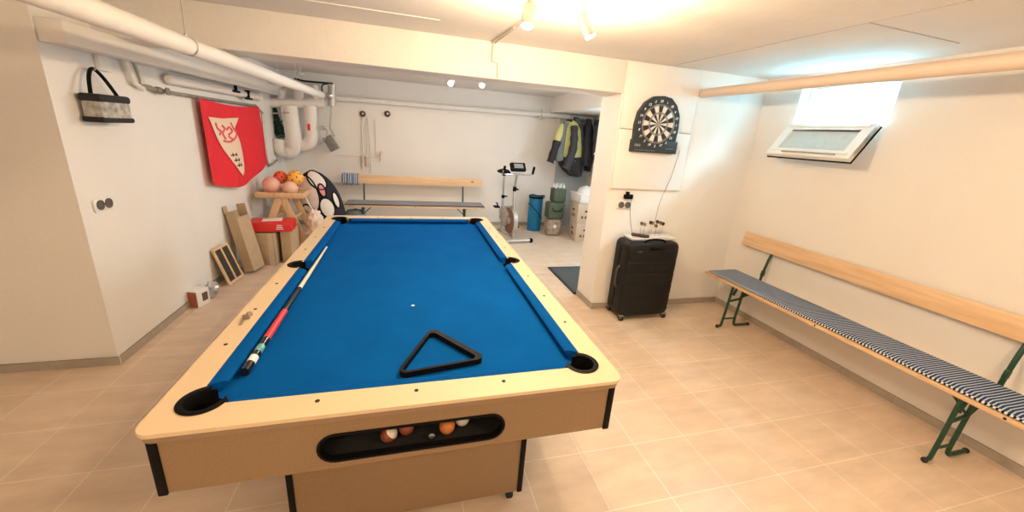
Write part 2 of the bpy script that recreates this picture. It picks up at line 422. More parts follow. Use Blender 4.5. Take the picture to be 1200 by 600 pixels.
for a in ((-U-.006, U+.006, L, L+.007), (U, U+.006, 0, L), (-U-.006, -U, 0, L)): sq(m, *a, -.006, .004)
m.build('gasket', BLACK, T)
m = MB(); sq(m, -.23, .2, L-.03, L-.022, .045, .056); m.build('latch_bar', DSTEEL, T)
# assumed side window of the back room (added out of sight behind the pier)
m = MB(); frame_boxes(m, XR-.035, XR-.002, 3.99, 4.91, 1.04, 1.96, .06); struct('window_assumed', m, WP)

# ------------------------------------------------------------------ pool table
TC = Vector((.02, 2.365, 0))
T = thing('pool_table', TC, 'maple-edged pool table with bright blue cloth in the middle of the room', 'pool table')
HW, HH, OW, OH = .650, 1.240, .746, 1.345
RC, CX_, CY_ = .055, .627, 1.218      # corner pockets
RS, SXX = .051, .660                # side pockets
def contour(hw, hh, rc, cx, cy, rs, sx, outward):
    """rectangle whose corners and side middles are replaced by pocket arcs"""
    out = []
    def corner(qx, qy):
        c = (qx*cx, qy*cy)
        dx = math.sqrt(max(0, rc*rc-(hh-cy)**2)); dy = math.sqrt(max(0, rc*rc-(hw-cx)**2))
        p_v = (qx*hw, qy*(cy-dy)); p_h = (qx*(cx-dx), qy*hh)
        a_v = math.atan2(p_v[1]-c[1], p_v[0]-c[0]); a_h = math.atan2(p_h[1]-c[1], p_h[0]-c[0])
        return c, a_v, a_h
    def side(qx):
        c = (qx*sx, 0); dy = math.sqrt(max(0, rs*rs-(hw-sx)**2))
        return c, dy
    def sweep(c, r, a0, a1, through, n):
        while a1 < a0: a1 += 2*PI
        mid = (a0+a1)/2
        if math.cos(mid-through) < 0: a1 -= 2*PI
        return arcpts(c, r, a0, a1, n)
    k = 1 if outward else -1
    for q, (qx, qy) in enumerate(((1, 1), (-1, 1), (-1, -1), (1, -1))):
        c, av, ah = corner(qx, qy); th = math.atan2(k*qy, k*qx)
        if qx*qy > 0: out += sweep(c, rc, av, ah, th, 18)
        else: out += sweep(c, rc, ah, av, th, 18)
        if q == 1:
            cc, dy = side(-1); a0 = math.atan2(dy, -hw-cc[0]); a1 = math.atan2(-dy, -hw-cc[0]); out += sweep(cc, rs, a0, a1, PI if outward else 0, 14)
        if q == 3:
            cc, dy = side(1); a0 = math.atan2(-dy, hw-cc[0]); a1 = math.atan2(dy, hw-cc[0]); out += sweep(cc, rs, a0, a1, 0 if outward else PI, 14)
    return out
m = MB()
m.poly([roundrect(OW, OH, .045, 8), contour(HW, HH, RC, CX_, CY_, RS, SXX, True)], .787, .80)
m.build('rail_top', MAPLE, T)
m = MB(); m.poly([roundrect(OW-.008, OH-.008, .038, 8), contour(HW+.006, HH+.006, RC+.003, CX_, CY_, RS+.003, SXX, True)], .764, .7875)
m.build('rail_edge', mat('shadowed_rail_edge', (.30, .20, .12), .5), T)  # shadow groove below the rail top is put into this dark brown
m = MB(); m.poly([contour(HW-.002, HH-.002, RC-.001, CX_, CY_, RS-.001, SXX, False)], .735, .760)
m.build('bed_cloth', FELT, T)
# cushions
def cushion(p0, p1, inn, c0, c1):
    """prism along p0->p1, nose towards inn; c0, c1 = mitre cut at the ends"""
    p0, p1, inn = Vector((*p0, 0)), Vector((*p1, 0)), Vector((*inn, 0)); d = (p1-p0).normalized(); m = MB()
    prof = [(0, .7995), (.012, .800), (.038, .7955), (.047, .789), (.047, .782), (.026, .7605), (0, .7605)]
    A = [m.bm.verts.new(p0+inn*u+d*(c0*u/.047)+Vector((0, 0, z))) for u, z in prof]
    B = [m.bm.verts.new(p1+inn*u-d*(c1*u/.047)+Vector((0, 0, z))) for u, z in prof]
    for i in range(len(prof)):
        j = (i+1) % len(prof); m.bm.faces.new((A[i], A[j], B[j], B[i]))
    m.bm.faces.new(A); m.bm.faces.new(B[::-1])
    m.build('cushion', FELT2, T)
cz = .030
ya, yb = RS+.012, CY_-.074
for sx in (-1, 1):
    cushion((sx*HW, ya), (sx*HW, yb), (-sx, 0), .018, cz); cushion((sx*HW, -yb), (sx*HW, -ya), (-sx, 0), cz, .018)
for sy in (-1, 1):
    cushion((-(CX_-.074), sy*HH), (CX_-.074, sy*HH), (0, -sy), cz, cz)
# pockets
def pocket(c, r, ang, half, back):
    m = MB()
    m.lathe([(r+.004, .7625), (r, .7625), (r-.003, .735), (r-.006, .66), (r-.022, .635), (.0001, .632)], (c[0], c[1], 0), 28)
    m.lathe([(r+.0155, .800), (r+.0165, .8025), (r+.012, .8045), (r-.002, .8030), (r-.004, .795), (r-.004, .760), (r+.006, .760), (r+.0155, .800)], (c[0], c[1], 0), 28, a0=ang-half, a1=ang+half)
    m.lathe([(r-.001, .7975), (r+.0045, .7975), (r+.0045, .745), (r-.001, .745), (r-.001, .7975)], (c[0], c[1], 0), 28, a0=ang-half-.35, a1=ang+half+.35)
    m.build('pocket', BLACK, T)
for qx in (-1, 1):
    for qy in (-1, 1):
        pocket((qx*CX_, qy*CY_), RC-.003, math.atan2(qy, qx), R(128), 0)
    pocket((qx*SXX, 0), RS-.003, 0 if qx > 0 else PI, R(95), 0)
# rail screws
def screw(x, y):
    m = MB(); m.lathe([(.0072, .7995), (.0072, .8012), (.004, .8018), (.0001, .8012)], (x, y, 0), 10); m.build('rail_screw', BLACKM, T)
for k in (-3, -2, -1, 1, 2, 3):
    for sx in (-1, 1): screw(sx*.695, k*.298)
for k in (-1, 0, 1):
    for sy in (-1, 1): screw(k*.30, sy*1.278)
# apron
AX, AY, Z0, Z1 = .724, 1.315, .565, .764
def stad(hl, hr, n=10): return arcpts((hl-hr, 0), hr, -PI/2, PI/2, n)+arcpts((-hl+hr, 0), hr, PI/2, 3*PI/2, n)
SLOTZ = .645
m = MB()
m.poly([[(-AX, Z0), (AX, Z0), (AX, Z1), (-AX, Z1)], [(p[0], p[1]+SLOTZ) for p in stad(.300, .049)]], 0, .02, frame=lambda u, v, w_: Vector((u, -AY+w_, v)))
m.box((0, AY-.01, (Z0+Z1)/2), (2*AX, .02, Z1-Z0))
for sx in (-1, 1): m.box((sx*(AX-.01), 0, (Z0+Z1)/2), (.02, 2*AY-.04, Z1-Z0))
m.box((0, 0, Z0+.006), (2*AX-.04, 2*AY-.04, .012))
m.build('apron', FINELAM, T)
m = MB()
m.poly([[(p[0], p[1]+SLOTZ) for p in stad(.306, .055)], [(p[0], p[1]+SLOTZ) for p in stad(.298, .047)]], -.004, .020, frame=lambda u, v, w_: Vector((u, -AY+w_, v)))
m.build('slot_trim', BLACK, T)
def corner_strip(m, x, y, z0, z1, sx, sy, wd=.024):
    m.box((x-sx*wd/2+sx*.004, y+sy*.002, (z0+z1)/2), (wd, .008, z1-z0), bevel=.003)
    m.box((x+sx*.002, y-sy*wd/2+sy*.004, (z0+z1)/2), (.008, wd, z1-z0), bevel=.003)
for sx in (-1, 1):
    for sy in (-1, 1):
        m = MB(); corner_strip(m, sx*AX, sy*AY, Z0-.004, Z1-.002, sx, sy); m.build('corner_trim', BLACK, T)
# ball return tray
m = MB(); y0 = -AY+.021
m.box((0, y0+.10, .580), (.66, .20, .006)); m.box((0, y0+.2, .65), (.66, .006, .15)); m.box((0, y0+.10, .724), (.66, .20, .006))
for sx in (-1, 1): m.box((sx*.33, y0+.10, .65), (.006, .20, .15))
m.build('ball_return', BLACKM, T)
m = MB(); m.lathe([(.011, 0), (.011, .003), (.007, .004), (.0001, .003)], (.052, -AY-.0+.035, .605), 14, axis=(0, -1, .2)); m.box((.052, -AY+.036, .594), (.004, .002, .016)); m.build('lock', STEEL, T)
# pedestal base
BX, BY = .470, 1.110
m = MB(); m.box((0, 0, (.062+Z0)/2), (2*BX, 2*BY, Z0-.062), bevel=.002); bs = m.build('base', FINELAM, T)
for sx in (-1, 1):
    for sy in (-1, 1):
        m = MB(); corner_strip(m, sx*BX, sy*BY, .060, Z0-.002, sx, sy, .022); m.build('base_trim', BLACK, T)
        m = MB(); c = (sx*(BX-.045), sy*(BY-.035), 0)
        m.lathe([(.012, -.014), (.026, -.014), (.030, -.010), (.030, .010), (.026, .014), (.012, .014)], (c[0], c[1], .030), 20, axis=(1, 0, 0))
        m.lathe([(.0001, -.012), (.014, -.012), (.014, .012), (.0001, .012)], (c[0], c[1], .030), 12, axis=(1, 0, 0))
        m.box((c[0], c[1], .059), (.042, .046, .008)); m.build('castor', RUBBER, bs)
m = MB(); m.lathe([(.009, .7604), (.009, .7609), (.0001, .7609)], (-.003, 1.81-2.365, 0), 16); m.build('foot_spot', mat('pale_spot', (.5, .6, .7), .8), T)

# pool balls in the tray
def ball(x, y, col, stripe, label):
    r = .0285; m = MB(); m.sphere((0, 0, 0), r, seg=24)
    o = m.build('pool_ball', col); o.location = (x, y, .583+r+.001); o.rotation_euler = (.7, .4, .9)
    tag(o, label, 'pool ball', 'pool balls in the ball return')
    if stripe:
        q = MB(); q.lathe([(r*math.cos(a)*1.004, r*math.sin(a)*1.004) for a in [x_*.1 for x_ in range(-5, 6)]], (0, 0, 0), 24); q.build('stripe', stripe, o)
ORG = mat('orange_ball', (.62, .20, .05), .15, coat=.5); MAR = mat('maroon_ball', (.30, .07, .03), .15, coat=.5); IVO = mat('ivory_ball', (.80, .74, .62), .15, coat=.5)
by = 1.115
ball(-.072, by+.0, IVO, MAR, 'white pool ball with maroon stripe, leftmost in the slot')
ball(-.014, by+.022, MAR, None, 'plain maroon pool ball beside the striped one in the slot')
ball(.128, by, ORG, None, 'plain orange pool ball right of centre in the slot')
ball(.186, by+.03, IVO, None, 'ivory pool ball at the right end of the row in the slot')

# ------------------------------------------------------------------ cue, triangle, chalk holder
zt = .760
T = thing('pool_cue', (-.555, 1.31, zt), 'pool cue with red grip and pale tip lying along the left cushion', 'pool cue')
tipv = Vector((-.010, 1.46, .022)); bv = Vector((-.004, 0, .0185))
def seg(name, t0, t1, matl, parent=T):
    def rad(t): return .0160-.0100*t
    m = MB(); m.tube([bv+(tipv-bv)*(t0+(t1-t0)*k/4) for k in range(5)], [rad(t0+(t1-t0)*k/4) for k in range(5)], 16)
    return m.build(name, matl, parent)
CBLK = mat('black_lacquer', (.01, .01, .012), .15); CRED = mat('red_grip', (.55, .035, .04), .4); CTEAL = mat('teal_marbled_ring', (.10, .34, .36), .3, noise_amt=.4, noise_scale=60)
seg('butt_cap', 0, .035, CBLK); seg('butt_ring', .035, .062, WHITE); seg('butt_sleeve', .062, .082, CBLK); seg('teal_ring', .082, .112, CTEAL)
seg('butt_end', .112, .15, CBLK); seg('grip', .15, .32, CRED); fore = seg('forearm', .32, .50, CBLK)
for k in range(4):
    t = .33+.04*k; p = bv+(tipv-bv)*t; m = MB(); m.box(p+Vector((0, 0, .0128-.01*t*.6)), (.004, .03, .0015)); m.build('inlay', WHITE, fore)
seg('joint_collar', .50, .512, WHITE); seg('shaft', .512, .985, mat('pale_maple_shaft', (.80, .66, .50), .35)); seg('ferrule', .985, .997, WHITE); seg('tip', .997, 1.0, TEAL)

P = [Vector((.096, 1.535)), Vector((.300, 1.262)), Vector((-.056, 1.206))]
cen = sum(P, Vector((0, 0)))/3
def inset(P, ts):
    """triangle with edge i (from P[i] to P[i+1]) moved inwards by ts[i]"""
    L_ = []
    for i in range(3):
        a, b = P[i], P[(i+1) % 3]; d = (b-a).normalized(); n_ = Vector((-d.y, d.x))
        if n_.dot(cen-a) < 0: n_ = -n_
        L_.append((a+n_*ts[i], d))
    out = []
    for i in range(3):
        (a, d), (b, e) = L_[i-1], L_[i]; k = ((b-a).x*e.y-(b-a).y*e.x)/(d.x*e.y-d.y*e.x); out.append(a+d*k)
    return out
def rtri(Q, rr, n=8):
    c0 = inset(Q, (rr, rr, rr)); out = []
    for i in range(3):
        u = (Q[i]-Q[i-1]).normalized(); v = (Q[(i+1) % 3]-Q[i]).normalized(); g = []
        for d in (u, v):
            q = Vector((-d.y, d.x)); q = -q if q.dot(cen-Q[i]) > 0 else q; g.append(math.atan2(q.y, q.x))
        s0, s1 = g
        while s1-s0 > PI: s1 -= 2*PI
        while s1-s0 < -PI: s1 += 2*PI
        out += [(c0[i].x+rr*math.cos(s0+(s1-s0)*k/n), c0[i].y+rr*math.sin(s0+(s1-s0)*k/n)) for k in range(n+1)]
    return out
m = MB(); m.poly([rtri(P, .026), rtri(inset(P, (.024, .011, .012)), .018)], zt+.001, zt+.024)
single('ball_rack', m, BLACK, (cen.x, cen.y, zt), 'black plastic triangle ball rack lying on the blue cloth', 'ball rack')
T = thing('metal_clip', (-.68, 1.68, .8), 'small dark metal clip left on the left wooden rail', 'clip')
m = MB(); m.box((0, 0, .008), (.026, .03, .014), bevel=.003, rot=(0, 0, .4)); m.build('jaw', LAMPG, T)
m = MB(); m.box((-.004, -.035, .003), (.012, .05, .003), bevel=.001, rot=(0, 0, .15)); m.box((.004, .028, .008), (.018, .022, .014), bevel=.003, rot=(0, 0, .8)); m.build('lever', DSTEEL, T)

# ------------------------------------------------------------------ benches
def make_bench(label):
    T = thing('folding_bench', (0, 0, 0), label, 'bench', 'pine benches with green folding legs')
    L = 2.2
    m = MB()
    for y in (-.085, .085): m.box((0, y, .446), (L, .165, .028), bevel=.004)
    m.build('seat', PINE, T)
    m = MB(); m.box((0, .215, .805), (L, .024, .135), bevel=.004, rot=(-.16, 0, 0)); m.build('backrest', PINE, T)
    for sx in (-1, 1):
        x = sx*.78
        m = MB()
        def tb(pts, r=.0115, n=5): m.tube(smooth_path([(x, a, b) for a, b in pts], n), r, 10)
        tb([(-.120, .425), (-.128, .38), (-.140, .20), (-.152, .07), (-.160, .022), (-.185, .016), (-.200, .016)])
        tb([(-.100, .33), (-.075, .395), (-.03, .41), (.005, .385), (.0, .25), (-.012, .08), (.0, .022), (.04, .014), (.165, .014)])
        m.tube([(x, -.15, .09), (x, -.01, .09)], .008, 8)
        m.tube([(x, -.135, .27), (x, -.01, .29)], .010, 8)
        m.tube([(x, -.01, .29), (x, .13, .425)], .012, 8)
        m.tube([(x, -.01, .30), (x-sx*.14, 0, .425)], .007, 8)
        m.box((x, 0, .426), (.035, .30, .008))
        lg = m.build('leg', GREEN, T)
        m = MB(); m.tube(smooth_path([(x, .10, .425), (x, .165, .45), (x, .178, .52), (x, .205, .66), (x, .232, .75)], 5), .012, 10)
        m.box((x, .183, .545), (.022, .040, .06), bevel=.009, rot=(-.15, 0, 0)); m.box((x, .2325, .80), (.030, .006, .10), rot=(-.16, 0, 0)); m.build('backrest_bracket', GREEN, T)
        for y in ((-.200, .014), (.168, .012)):
            m = MB(); m.sphere((x, y[0], y[1]+.002), .016, seg=12); m.build('rubber_foot', RUBBER, lg)
    for x in (-.95, .0, .95):
        for y in (-.166,):
            m = MB(); m.lathe([(.008, 0), (.006, .003), (.0001, .004)], (x, y, .446), 10, axis=(0, -1, 0)); m.build('bolt', BLACKM, T)
    return T
def make_pad(label, mats, thick=.028, x0=-1.06, x1=1.05, y0=-.162, y1=.160, wav=.006):
    T = thing('bench_cushion', (0, 0, .46), label, 'bench cushion', 'cushions on the pine benches')
    def top(u, v):
        x = x0+(x1-x0)*u; y = y0+(y1-y0)*v
        e = min(1, min(u, 1-u)*60, min(v, 1-v)*8)
        z = thick*(.55+.45*math.sin(e*PI/2)) + wav*noise.noise(Vector((x*3, y*6, 1)))*e
        y += .012*noise.noise(Vector((x*2.0, 5, v)))
        return Vector((x, y, z+.002))
    m = MB(); m.grid(top, 90, 10)
    m.grid(lambda u, v: Vector((*top(u, v).xy, .0012)), 90, 10)
    for vv in (0, 1): m.grid(lambda u, w_: top(u, vv).lerp(Vector((*top(u, vv).xy, .0012)), w_), 90, 1)
    for uu in (0, 1): m.grid(lambda v, w_: top(uu, v).lerp(Vector((*top(uu, v).xy, .0012)), w_), 10, 1)
    m.build('pad', mats[0], T)
    m = MB(); m.tube([top(k/60, 0)+Vector((0, -.002, -.005)) for k in range(61)], .007, 8); m.build('piping', mats[1], T)
    return T
b1 = make_bench('pine bench along the right wall, under the basement window'); b1.location = (3.045, 1.80, 0); b1.rotation_euler.z = -PI/2
p1 = make_pad('navy and white striped bench cushion on the right-hand bench', (NAVYSTR, PIPING)); p1.location = (3.045, 1.80, .4612); p1.rotation_euler.z = -PI/2
b2 = copy_tree(b1); b2.location = (.10, 6.07, 0); b2.rotation_euler.z = 0; b2['label'] = 'pine bench standing near the back wall behind the pool table'
p2 = make_pad('dark navy and grey cushion on the bench near the back wall', (GREYF, NAVY), x0=-1.02, x1=1.09); p2.location = (.10, 6.07, .4612)
# striped cloth over the back bench
m = MB()
def cl(u, v):
    x = -.985+.235*u; t = (v-.45)*.36
    zt_ = .889
    if abs(t) < .02: return Vector((x, 6.07+.215+t*.9, zt_-abs(t)*.2))
    sgn = 1 if t > 0 else -1
    return Vector((x+.012*noise.noise(Vector((v*3, 1, 2))), 6.07+.215+sgn*(.030+.008*math.sin(u*19)) + (-.0 if sgn > 0 else .0) + (abs(t)-.02)*-.17, zt_-.006-(abs(t)-.02)))
m.grid(cl, 24, 24)
CLS = stripes('blue_white_cloth_stripes', (.70, .72, .74), (.03, .10, .25), 0, .026, .40)
single('striped_cloth', m, CLS, (-.87, 6.28, .88), 'blue and white striped cloth hung over the left end of the back bench', 'cloth', solid=.002)

# ------------------------------------------------------------------ dartboard
DC = Vector((2.138, 0, 1.815)); FR = YD-.022
T = thing('dartboard', (DC.x, FR, DC.z), 'black electronic dartboard with black and white segments on the white boards', 'dartboard')
def df(u, v, w_): return Vector((u, -w_, v))
m = MB()
hl = [(-.215, -.145), (-.222, -.02), (-.205, .09), (-.150, .175), (-.075, .225), (.02, .235), (.10, .222), (.165, .165), (.210, .085), (.222, -.02), (.215, -.145)]
m.poly([hl], 0, .040, frame=df); bmesh.ops.bevel(m.bm, geom=[e for e in m.bm.edges if all(v.co.y < -.039 for v in e.verts) and len(e.link_faces) == 2 and e.calc_face_angle(0) > .5], offset=.006, segments=2, affect='EDGES')
HOUS = mat('charcoal_plastic', (.022, .028, .034), .5)
m.build('housing', HOUS, T)
m = MB(); m.box((.005, -.022, -.195), (.472, .044, .108), bevel=.006); cpan = m.build('control_panel', HOUS, T)
GB = mat('grey_buttons', (.16, .19, .21), .5)
for k in range(9):
    m = MB(); m.box((-.19+.024*k, -.0440, -.232), (.014, .003, .008), bevel=.001); m.build('button', GB, cpan)
for k in range(6):
    m = MB(); m.box((.126+.017*k, -.0440, -.205), (.010, .003, .010), bevel=.001); m.build('button', GB, cpan)
m = MB(); m.box((-.175, -.0440, -.190), (.060, .002, .022)); m.build('display', GB, cpan)
rr = [0.0, .010, .022, .085, .099, .142, .168]
DW = mat('white_segments', (.78, .76, .70), .5); DB = mat('black_segments', (.012, .011, .012), .5); DR = mat('grey_brown_ring', (.16, .12, .10), .5); DG = mat('silver_spider', (.35, .35, .34), .4, .6)
m = MB()
for s20 in range(20):
    for (r0, r1, kind) in ((.022, .085, 's'), (.085, .099, 'r'), (.099, .152, 's'), (.152, .164, 'r')):
        a0 = PI/2-(s20-.5)*2*PI/20; a1 = a0-2*PI/20
        lp = arcpts((0, 0), r1, a0, a1, 4)+arcpts((0, 0), r0, a1, a0, 4)
        idx = (1 if s20 % 2 == 0 else 0) if kind == 's' else (2 if s20 % 2 == 0 else 3)
        z1_ = .0455
        vs = [m.bm.verts.new(df(p[0], p[1], z1_)) for p in lp]; f = m.bm.faces.new(vs); f.material_index = idx
m.lathe([(.022, .0455), (.0225, .041)], (0, 0, 0), 24, axis=(0, -1, 0), mi=3)
m.lathe([(.164, .0455), (.164, .038)], (0, 0, 0), 48, axis=(0, -1, 0), mi=1)
m.build('segments', [DW, DB, DR, DG], T)
m = MB()
for k in range(20):
    a = PI/2-(k-.5)*2*PI/20; m.tube([df(.022*math.cos(a), .022*math.sin(a), .0465), df(.166*math.cos(a), .166*math.sin(a), .0465)], .0011, 6)
for r_ in (.022, .085, .099, .152, .166):
    m.tube([df(r_*math.cos(2*PI*k/48), r_*math.sin(2*PI*k/48), .0465) for k in range(48)], .0014, 6, closed=True)
m.build('spider', DG, T)
m = MB(); m.lathe([(.021, .0455), (.018, .048), (.010, .0485), (.0001, .0485)], (0, 0, 0), 20, axis=(0, -1, 0)); m.build('bullseye', mat('red_grey_bull', (.38, .30, .26), .5), T)
NUMM = mat('white_numerals', (.85, .86, .86), .5)
for k, nme in enumerate((20, 1, 18, 4, 13, 6, 10, 15, 2, 17, 3, 19, 7, 16, 8, 11, 14, 9, 12, 5)):
    a = PI/2-k*2*PI/20; rad = .190
    M4 = Matrix.Translation(df(rad*math.cos(a), rad*math.sin(a), .0448 if rad*math.sin(a) < -.14 else .0405)) @ Matrix.Rotation(PI/2, 4, 'X')
    text_mesh(str(nme), .030, 'numeral', NUMM, T, M4, shear=.2, bold=.0006)
m = MB(); m.tube(smooth_path([(2.439, YD-.034, 1.60), (2.40, YD-.030, 1.35), (2.345, YD-.020, 1.14), (2.318, YD-.03, .98), (2.30, YD-.05, .85)], 8), .0022, 6)
single('dartboard_cable', m, mat('grey_cable', (.28, .24, .20), .6), (2.44, YD-.02, 1.56), 'thin grey cable running down the wall from the dartboard', 'cable')

# ------------------------------------------------------------------ suitcase and what is on it
SC = Vector((2.185, 2.945, 0))
T = thing('suitcase', SC, 'large black hard-shell suitcase standing under the dartboard', 'suitcase')
SHL = mat('black_suitcase_shell', (.006, .007, .008), .5, spec=.3, bump=.1, bump_scale=300)
W2, D2, z0_, z1_ = .280, .135, .045, .775
def shell(u, v):
    # rounded box cross sections
    a = 2*PI*u; ex = .22
    ca, sa = math.cos(a), math.sin(a)
    x = W2*math.copysign(abs(ca)**.28, ca); y = D2*math.copysign(abs(sa)**.38, sa)
    t = v; k = 1
    edge = .06
    z = z0_+(z1_-z0_)*t
    dz = min(z-z0_, z1_-z)
    if dz < edge: k = 1-(1-math.sqrt(max(0, 1-(1-dz/edge)**2)))*.16
    rib = .0035*(1 if (math.sin((z-z0_)*2*PI/.118) > -.75) else 0) if .05 < z-z0_ < .66 else 0
    return Vector((x*k, (y*k)+(math.copysign(rib, y) if abs(y) > D2*.85 else 0), z))
m = MB(); m.grid(shell, 96, 110, closed_u=True)
for j in (0, 1):
    m.bm.faces.new([m.bm.verts.new(shell(k/96, j)) for k in range(96)])
m.build('shell', SHL, T, ang=50)
m = MB(); m.tube([(W2*math.copysign(abs(math.cos(2*PI*k/64))**.28, math.cos(2*PI*k/64))*1.0, 0, 0) for k in ()] or [(-W2-.001, 0, .12), (-W2-.001, 0, .72)], .006, 8)
m.tube([(W2+.001, 0, .12), (W2+.001, 0, .72)], .006, 8); m.build('zip', BLACK, T)
m = MB(); m.tube(smooth_path([(-W2-.002, -.03, .32), (-W2-.022, -.03, .35), (-W2-.026, -.03, .42), (-W2-.022, -.03, .50), (-W2-.002, -.03, .53)], 6), .009, 10); m.build('side_handle', mat('grey_handle', (.09, .09, .09), .3, .5), T)
m = MB(); m.tube(smooth_path([(-.11, -.105, z1_-.006), (-.09, -.105, z1_+.018), (0, -.105, z1_+.030), (.09, -.105, z1_+.018), (.11, -.105, z1_-.006)], 8), .011, 10); m.build('top_handle', BLACK, T)
m = MB(); m.box((.02, -D2-.005, .725), (.16, .010, .030), bevel=.004); m.box((.02, -D2-.011, .725), (.13, .006, .010), bevel=.002); m.build('latch', BLACK, T)
m = MB(); m.box((-.17, -D2-.006, .700), (.05, .006, .012), bevel=.002); m.build('badge', mat('dull_badge', (.10, .10, .10), .35, .5), T)
for sx in (-1, 1):
    for sy in (-1, 1):
        c = Vector((sx*(W2-.045), sy*(D2-.022), .026))
        m = MB(); m.lathe([(.0001, -.011), (.011, -.011), (.011, .011), (.0001, .011)], c, 12, axis=(1, .2, 0)); m.box(c+Vector((0, 0, .028)), (.042, .04, .014), bevel=.004); m.box(c+Vector((0, .012, .02)), (.034, .010, .03), bevel=.002)
        wo = m.build('wheel_fork', DSTEEL, T)
        m = MB(); m.lathe([(.010, -.014), (.022, -.014), (.025, -.010), (.025, -.004), (.018, -.002), (.018, .002), (.025, .004), (.025, .010), (.022, .014), (.010, .014)], c, 20, axis=(1, .2, 0)); m.build('wheel', RUBBER, wo)
zt2 = .7765
T = thing('dart_tray', (2.215, 2.965, zt2), 'shallow white tray on top of the black suitcase', 'tray')
m = MB(); m.box((.01, .02, .006), (.48, .15, .010), bevel=.004)
for a in ((.01, -.052, .48, .006), (.01, .092, .48, .006)): m.box((a[0], a[1], .012), (a[2], a[3], .022), bevel=.002)
for x in (-.227, .247): m.box((x, .02, .012), (.006, .15, .022), bevel=.002)
m.build('tray', WHITE, T)
m = MB(); m.box((.04, .03, .019), (.30, .10, .014), bevel=.003); m.build('dart_stand', WHITE, T)
m = MB(); m.tube([(2.005, 2.955, zt2+.048), (2.165, 2.925, zt2+.034)], .017, 14)
single('brown_case', m, mat('dark_brown_leather', (.07, .03, .02), .5), (2.08, 2.94, zt2), 'dark brown round case lying across the left end of the white tray', 'case')
FL = [mat('brown_flight', (.20, .11, .07), .5), mat('grey_flight', (.30, .26, .22), .4), mat('dark_flight', (.05, .03, .03), .5)]
darts = [(2.107, 2.98, .115, 0), (2.145, 2.985, .105, 1), (2.20, 2.975, .125, 2), (2.232, 2.99, .118, 1), (2.262, 2.97, .095, 0), (2.282, 2.99, .13, 2), (2.312, 2.98, .122, 0), (2.345, 2.985, .112, 2)]
dl = ['brown-flighted dart at the left end of the row on the tray', 'grey-flighted dart beside the leftmost one on the tray', 'dark-flighted dart left of the middle of the row on the tray', 'grey-flighted dart in the middle of the row on the tray',
      'short brown-flighted dart right of the middle on the tray', 'tallest dark-flighted dart in the right half of the row', 'brown-flighted dart second from the right on the tray', 'dark-flighted dart at the right end of the row on the tray']
for (x, y, h, c), lb in zip(darts, dl):
    T = thing('dart', (x, y, zt2+.026), lb, 'dart', 'darts standing on the white tray')
    m = MB(); m.tube([(0, 0, 0), (0, 0, .02), (0, 0, .022), (0, 0, .065), (0, 0, .067), (0, 0, h)], [.0012, .0012, .0035, .0035, .0022, .0018], 8); brl = m.build('barrel', STEEL, T)
    m = MB()
    for a in (0, PI/2):
        rt = Matrix.Rotation(a+.5, 3, 'Z'); m.poly([[(-.015, h-.006), (-.016, h+.016), (0, h+.024), (.016, h+.016), (.015, h-.006), (0, h-.016)]], -.0006, .0006, frame=lambda u, v, w_: rt @ Vector((u, w_, v)))
    m.build('flight', FL[c], brl)
# sockets
def socket(loc, nrm_x, label):
    T = thing('double_socket', loc, label, 'wall socket', 'double wall sockets')
    m = MB(); m.box((0, -.006, 0), (.155, .012, .08), bevel=.006); m.build('socket_plate', WHITE, T)
    for sx in (-1, 1):
        m = MB(); m.lathe([(.031, .012), (.031, .016), (.024, .017), (.022, .013), (.0001, .013)], (sx*.034, 0, 0), 24, axis=(0, -1, 0)); m.build('socket_insert', mat('grey_socket_insert', (.11, .10, .09), .4), T)
    return T
socket((1.962, YD-.001, 1.075), 0, 'double wall socket with dark inserts left above the suitcase')
T = thing('black_plug', (1.985, YD-.001, 1.155), 'black plug-in adapter just above the double socket near the suitcase', 'plug')
m = MB(); m.box((0, -.018, 0), (.085, .034, .042), bevel=.005); m.box((-.012, -.018, .032), (.028, .03, .028), bevel=.005); m.box((0, -.036, 0), (.05, .006, .012)); m.build('body', BLACK, T)
m = MB(); m.tube(smooth_path([(.034, -.02, -.02), (.036, -.022, -.10), (.042, -.05, -.22), (.05, -.10, -.335)], 6), .0022, 6); m.build('cord', BLACKM, T)

# ------------------------------------------------------------------ pipes
def pipe(name, pts, r, material, label, cat='pipe', group=None, n=20, sm=0):
    pts = [Vector(p) for p in pts]; m = MB(); m.tube(smooth_path(pts, sm) if sm else pts, r, n)
    return single(name, m, material, pts[0], label, cat, group)
PX, PZ = -1.135, 1.97
T = thing('overhead_pipe', (PX, 3.2, PZ), 'thick white lagged pipe slung under the ceiling at upper left', 'pipe')
m = MB(); m.tube([(0, -3.6, 0), (0, 0, 0), (0, .9, 0), (0, 2.73, 0)], [.047, .047, .046, .045], 24); m.build('lagging', WPIPE, T)
for k, yy in enumerate((-2.5, -1.62, -.62)):
    m = MB(); m.tube([(0.0, yy, .048), (.006, yy, .332)], .003, 8); m.lathe([(.049, -.006), (.049, .006)], (0, yy, 0), 24, axis=(0, 1, 0)); m.lathe([(.008, .044), (.008, .056), (.0001, .058)], (0, yy, 0), 10); m.build('hanger', DSTEEL if k == 2 else WPIPE, T)
for yy in (.9, 1.5):
    m = MB(); m.tube([(0.0, yy, .048), (0, yy, .332)], .002, 8); m.build('hanger', WHITE, T)
RP = Vector((2.59, 0, 2.105))
pipe('overhead_pipe', [(2.59, YD-.002, 2.115), (2.578, 1.0, 2.100), (2.57, -2.4, 2.09)], .039, GPIPE, 'pinkish pipe under the ceiling in front of the basement window', group=None)
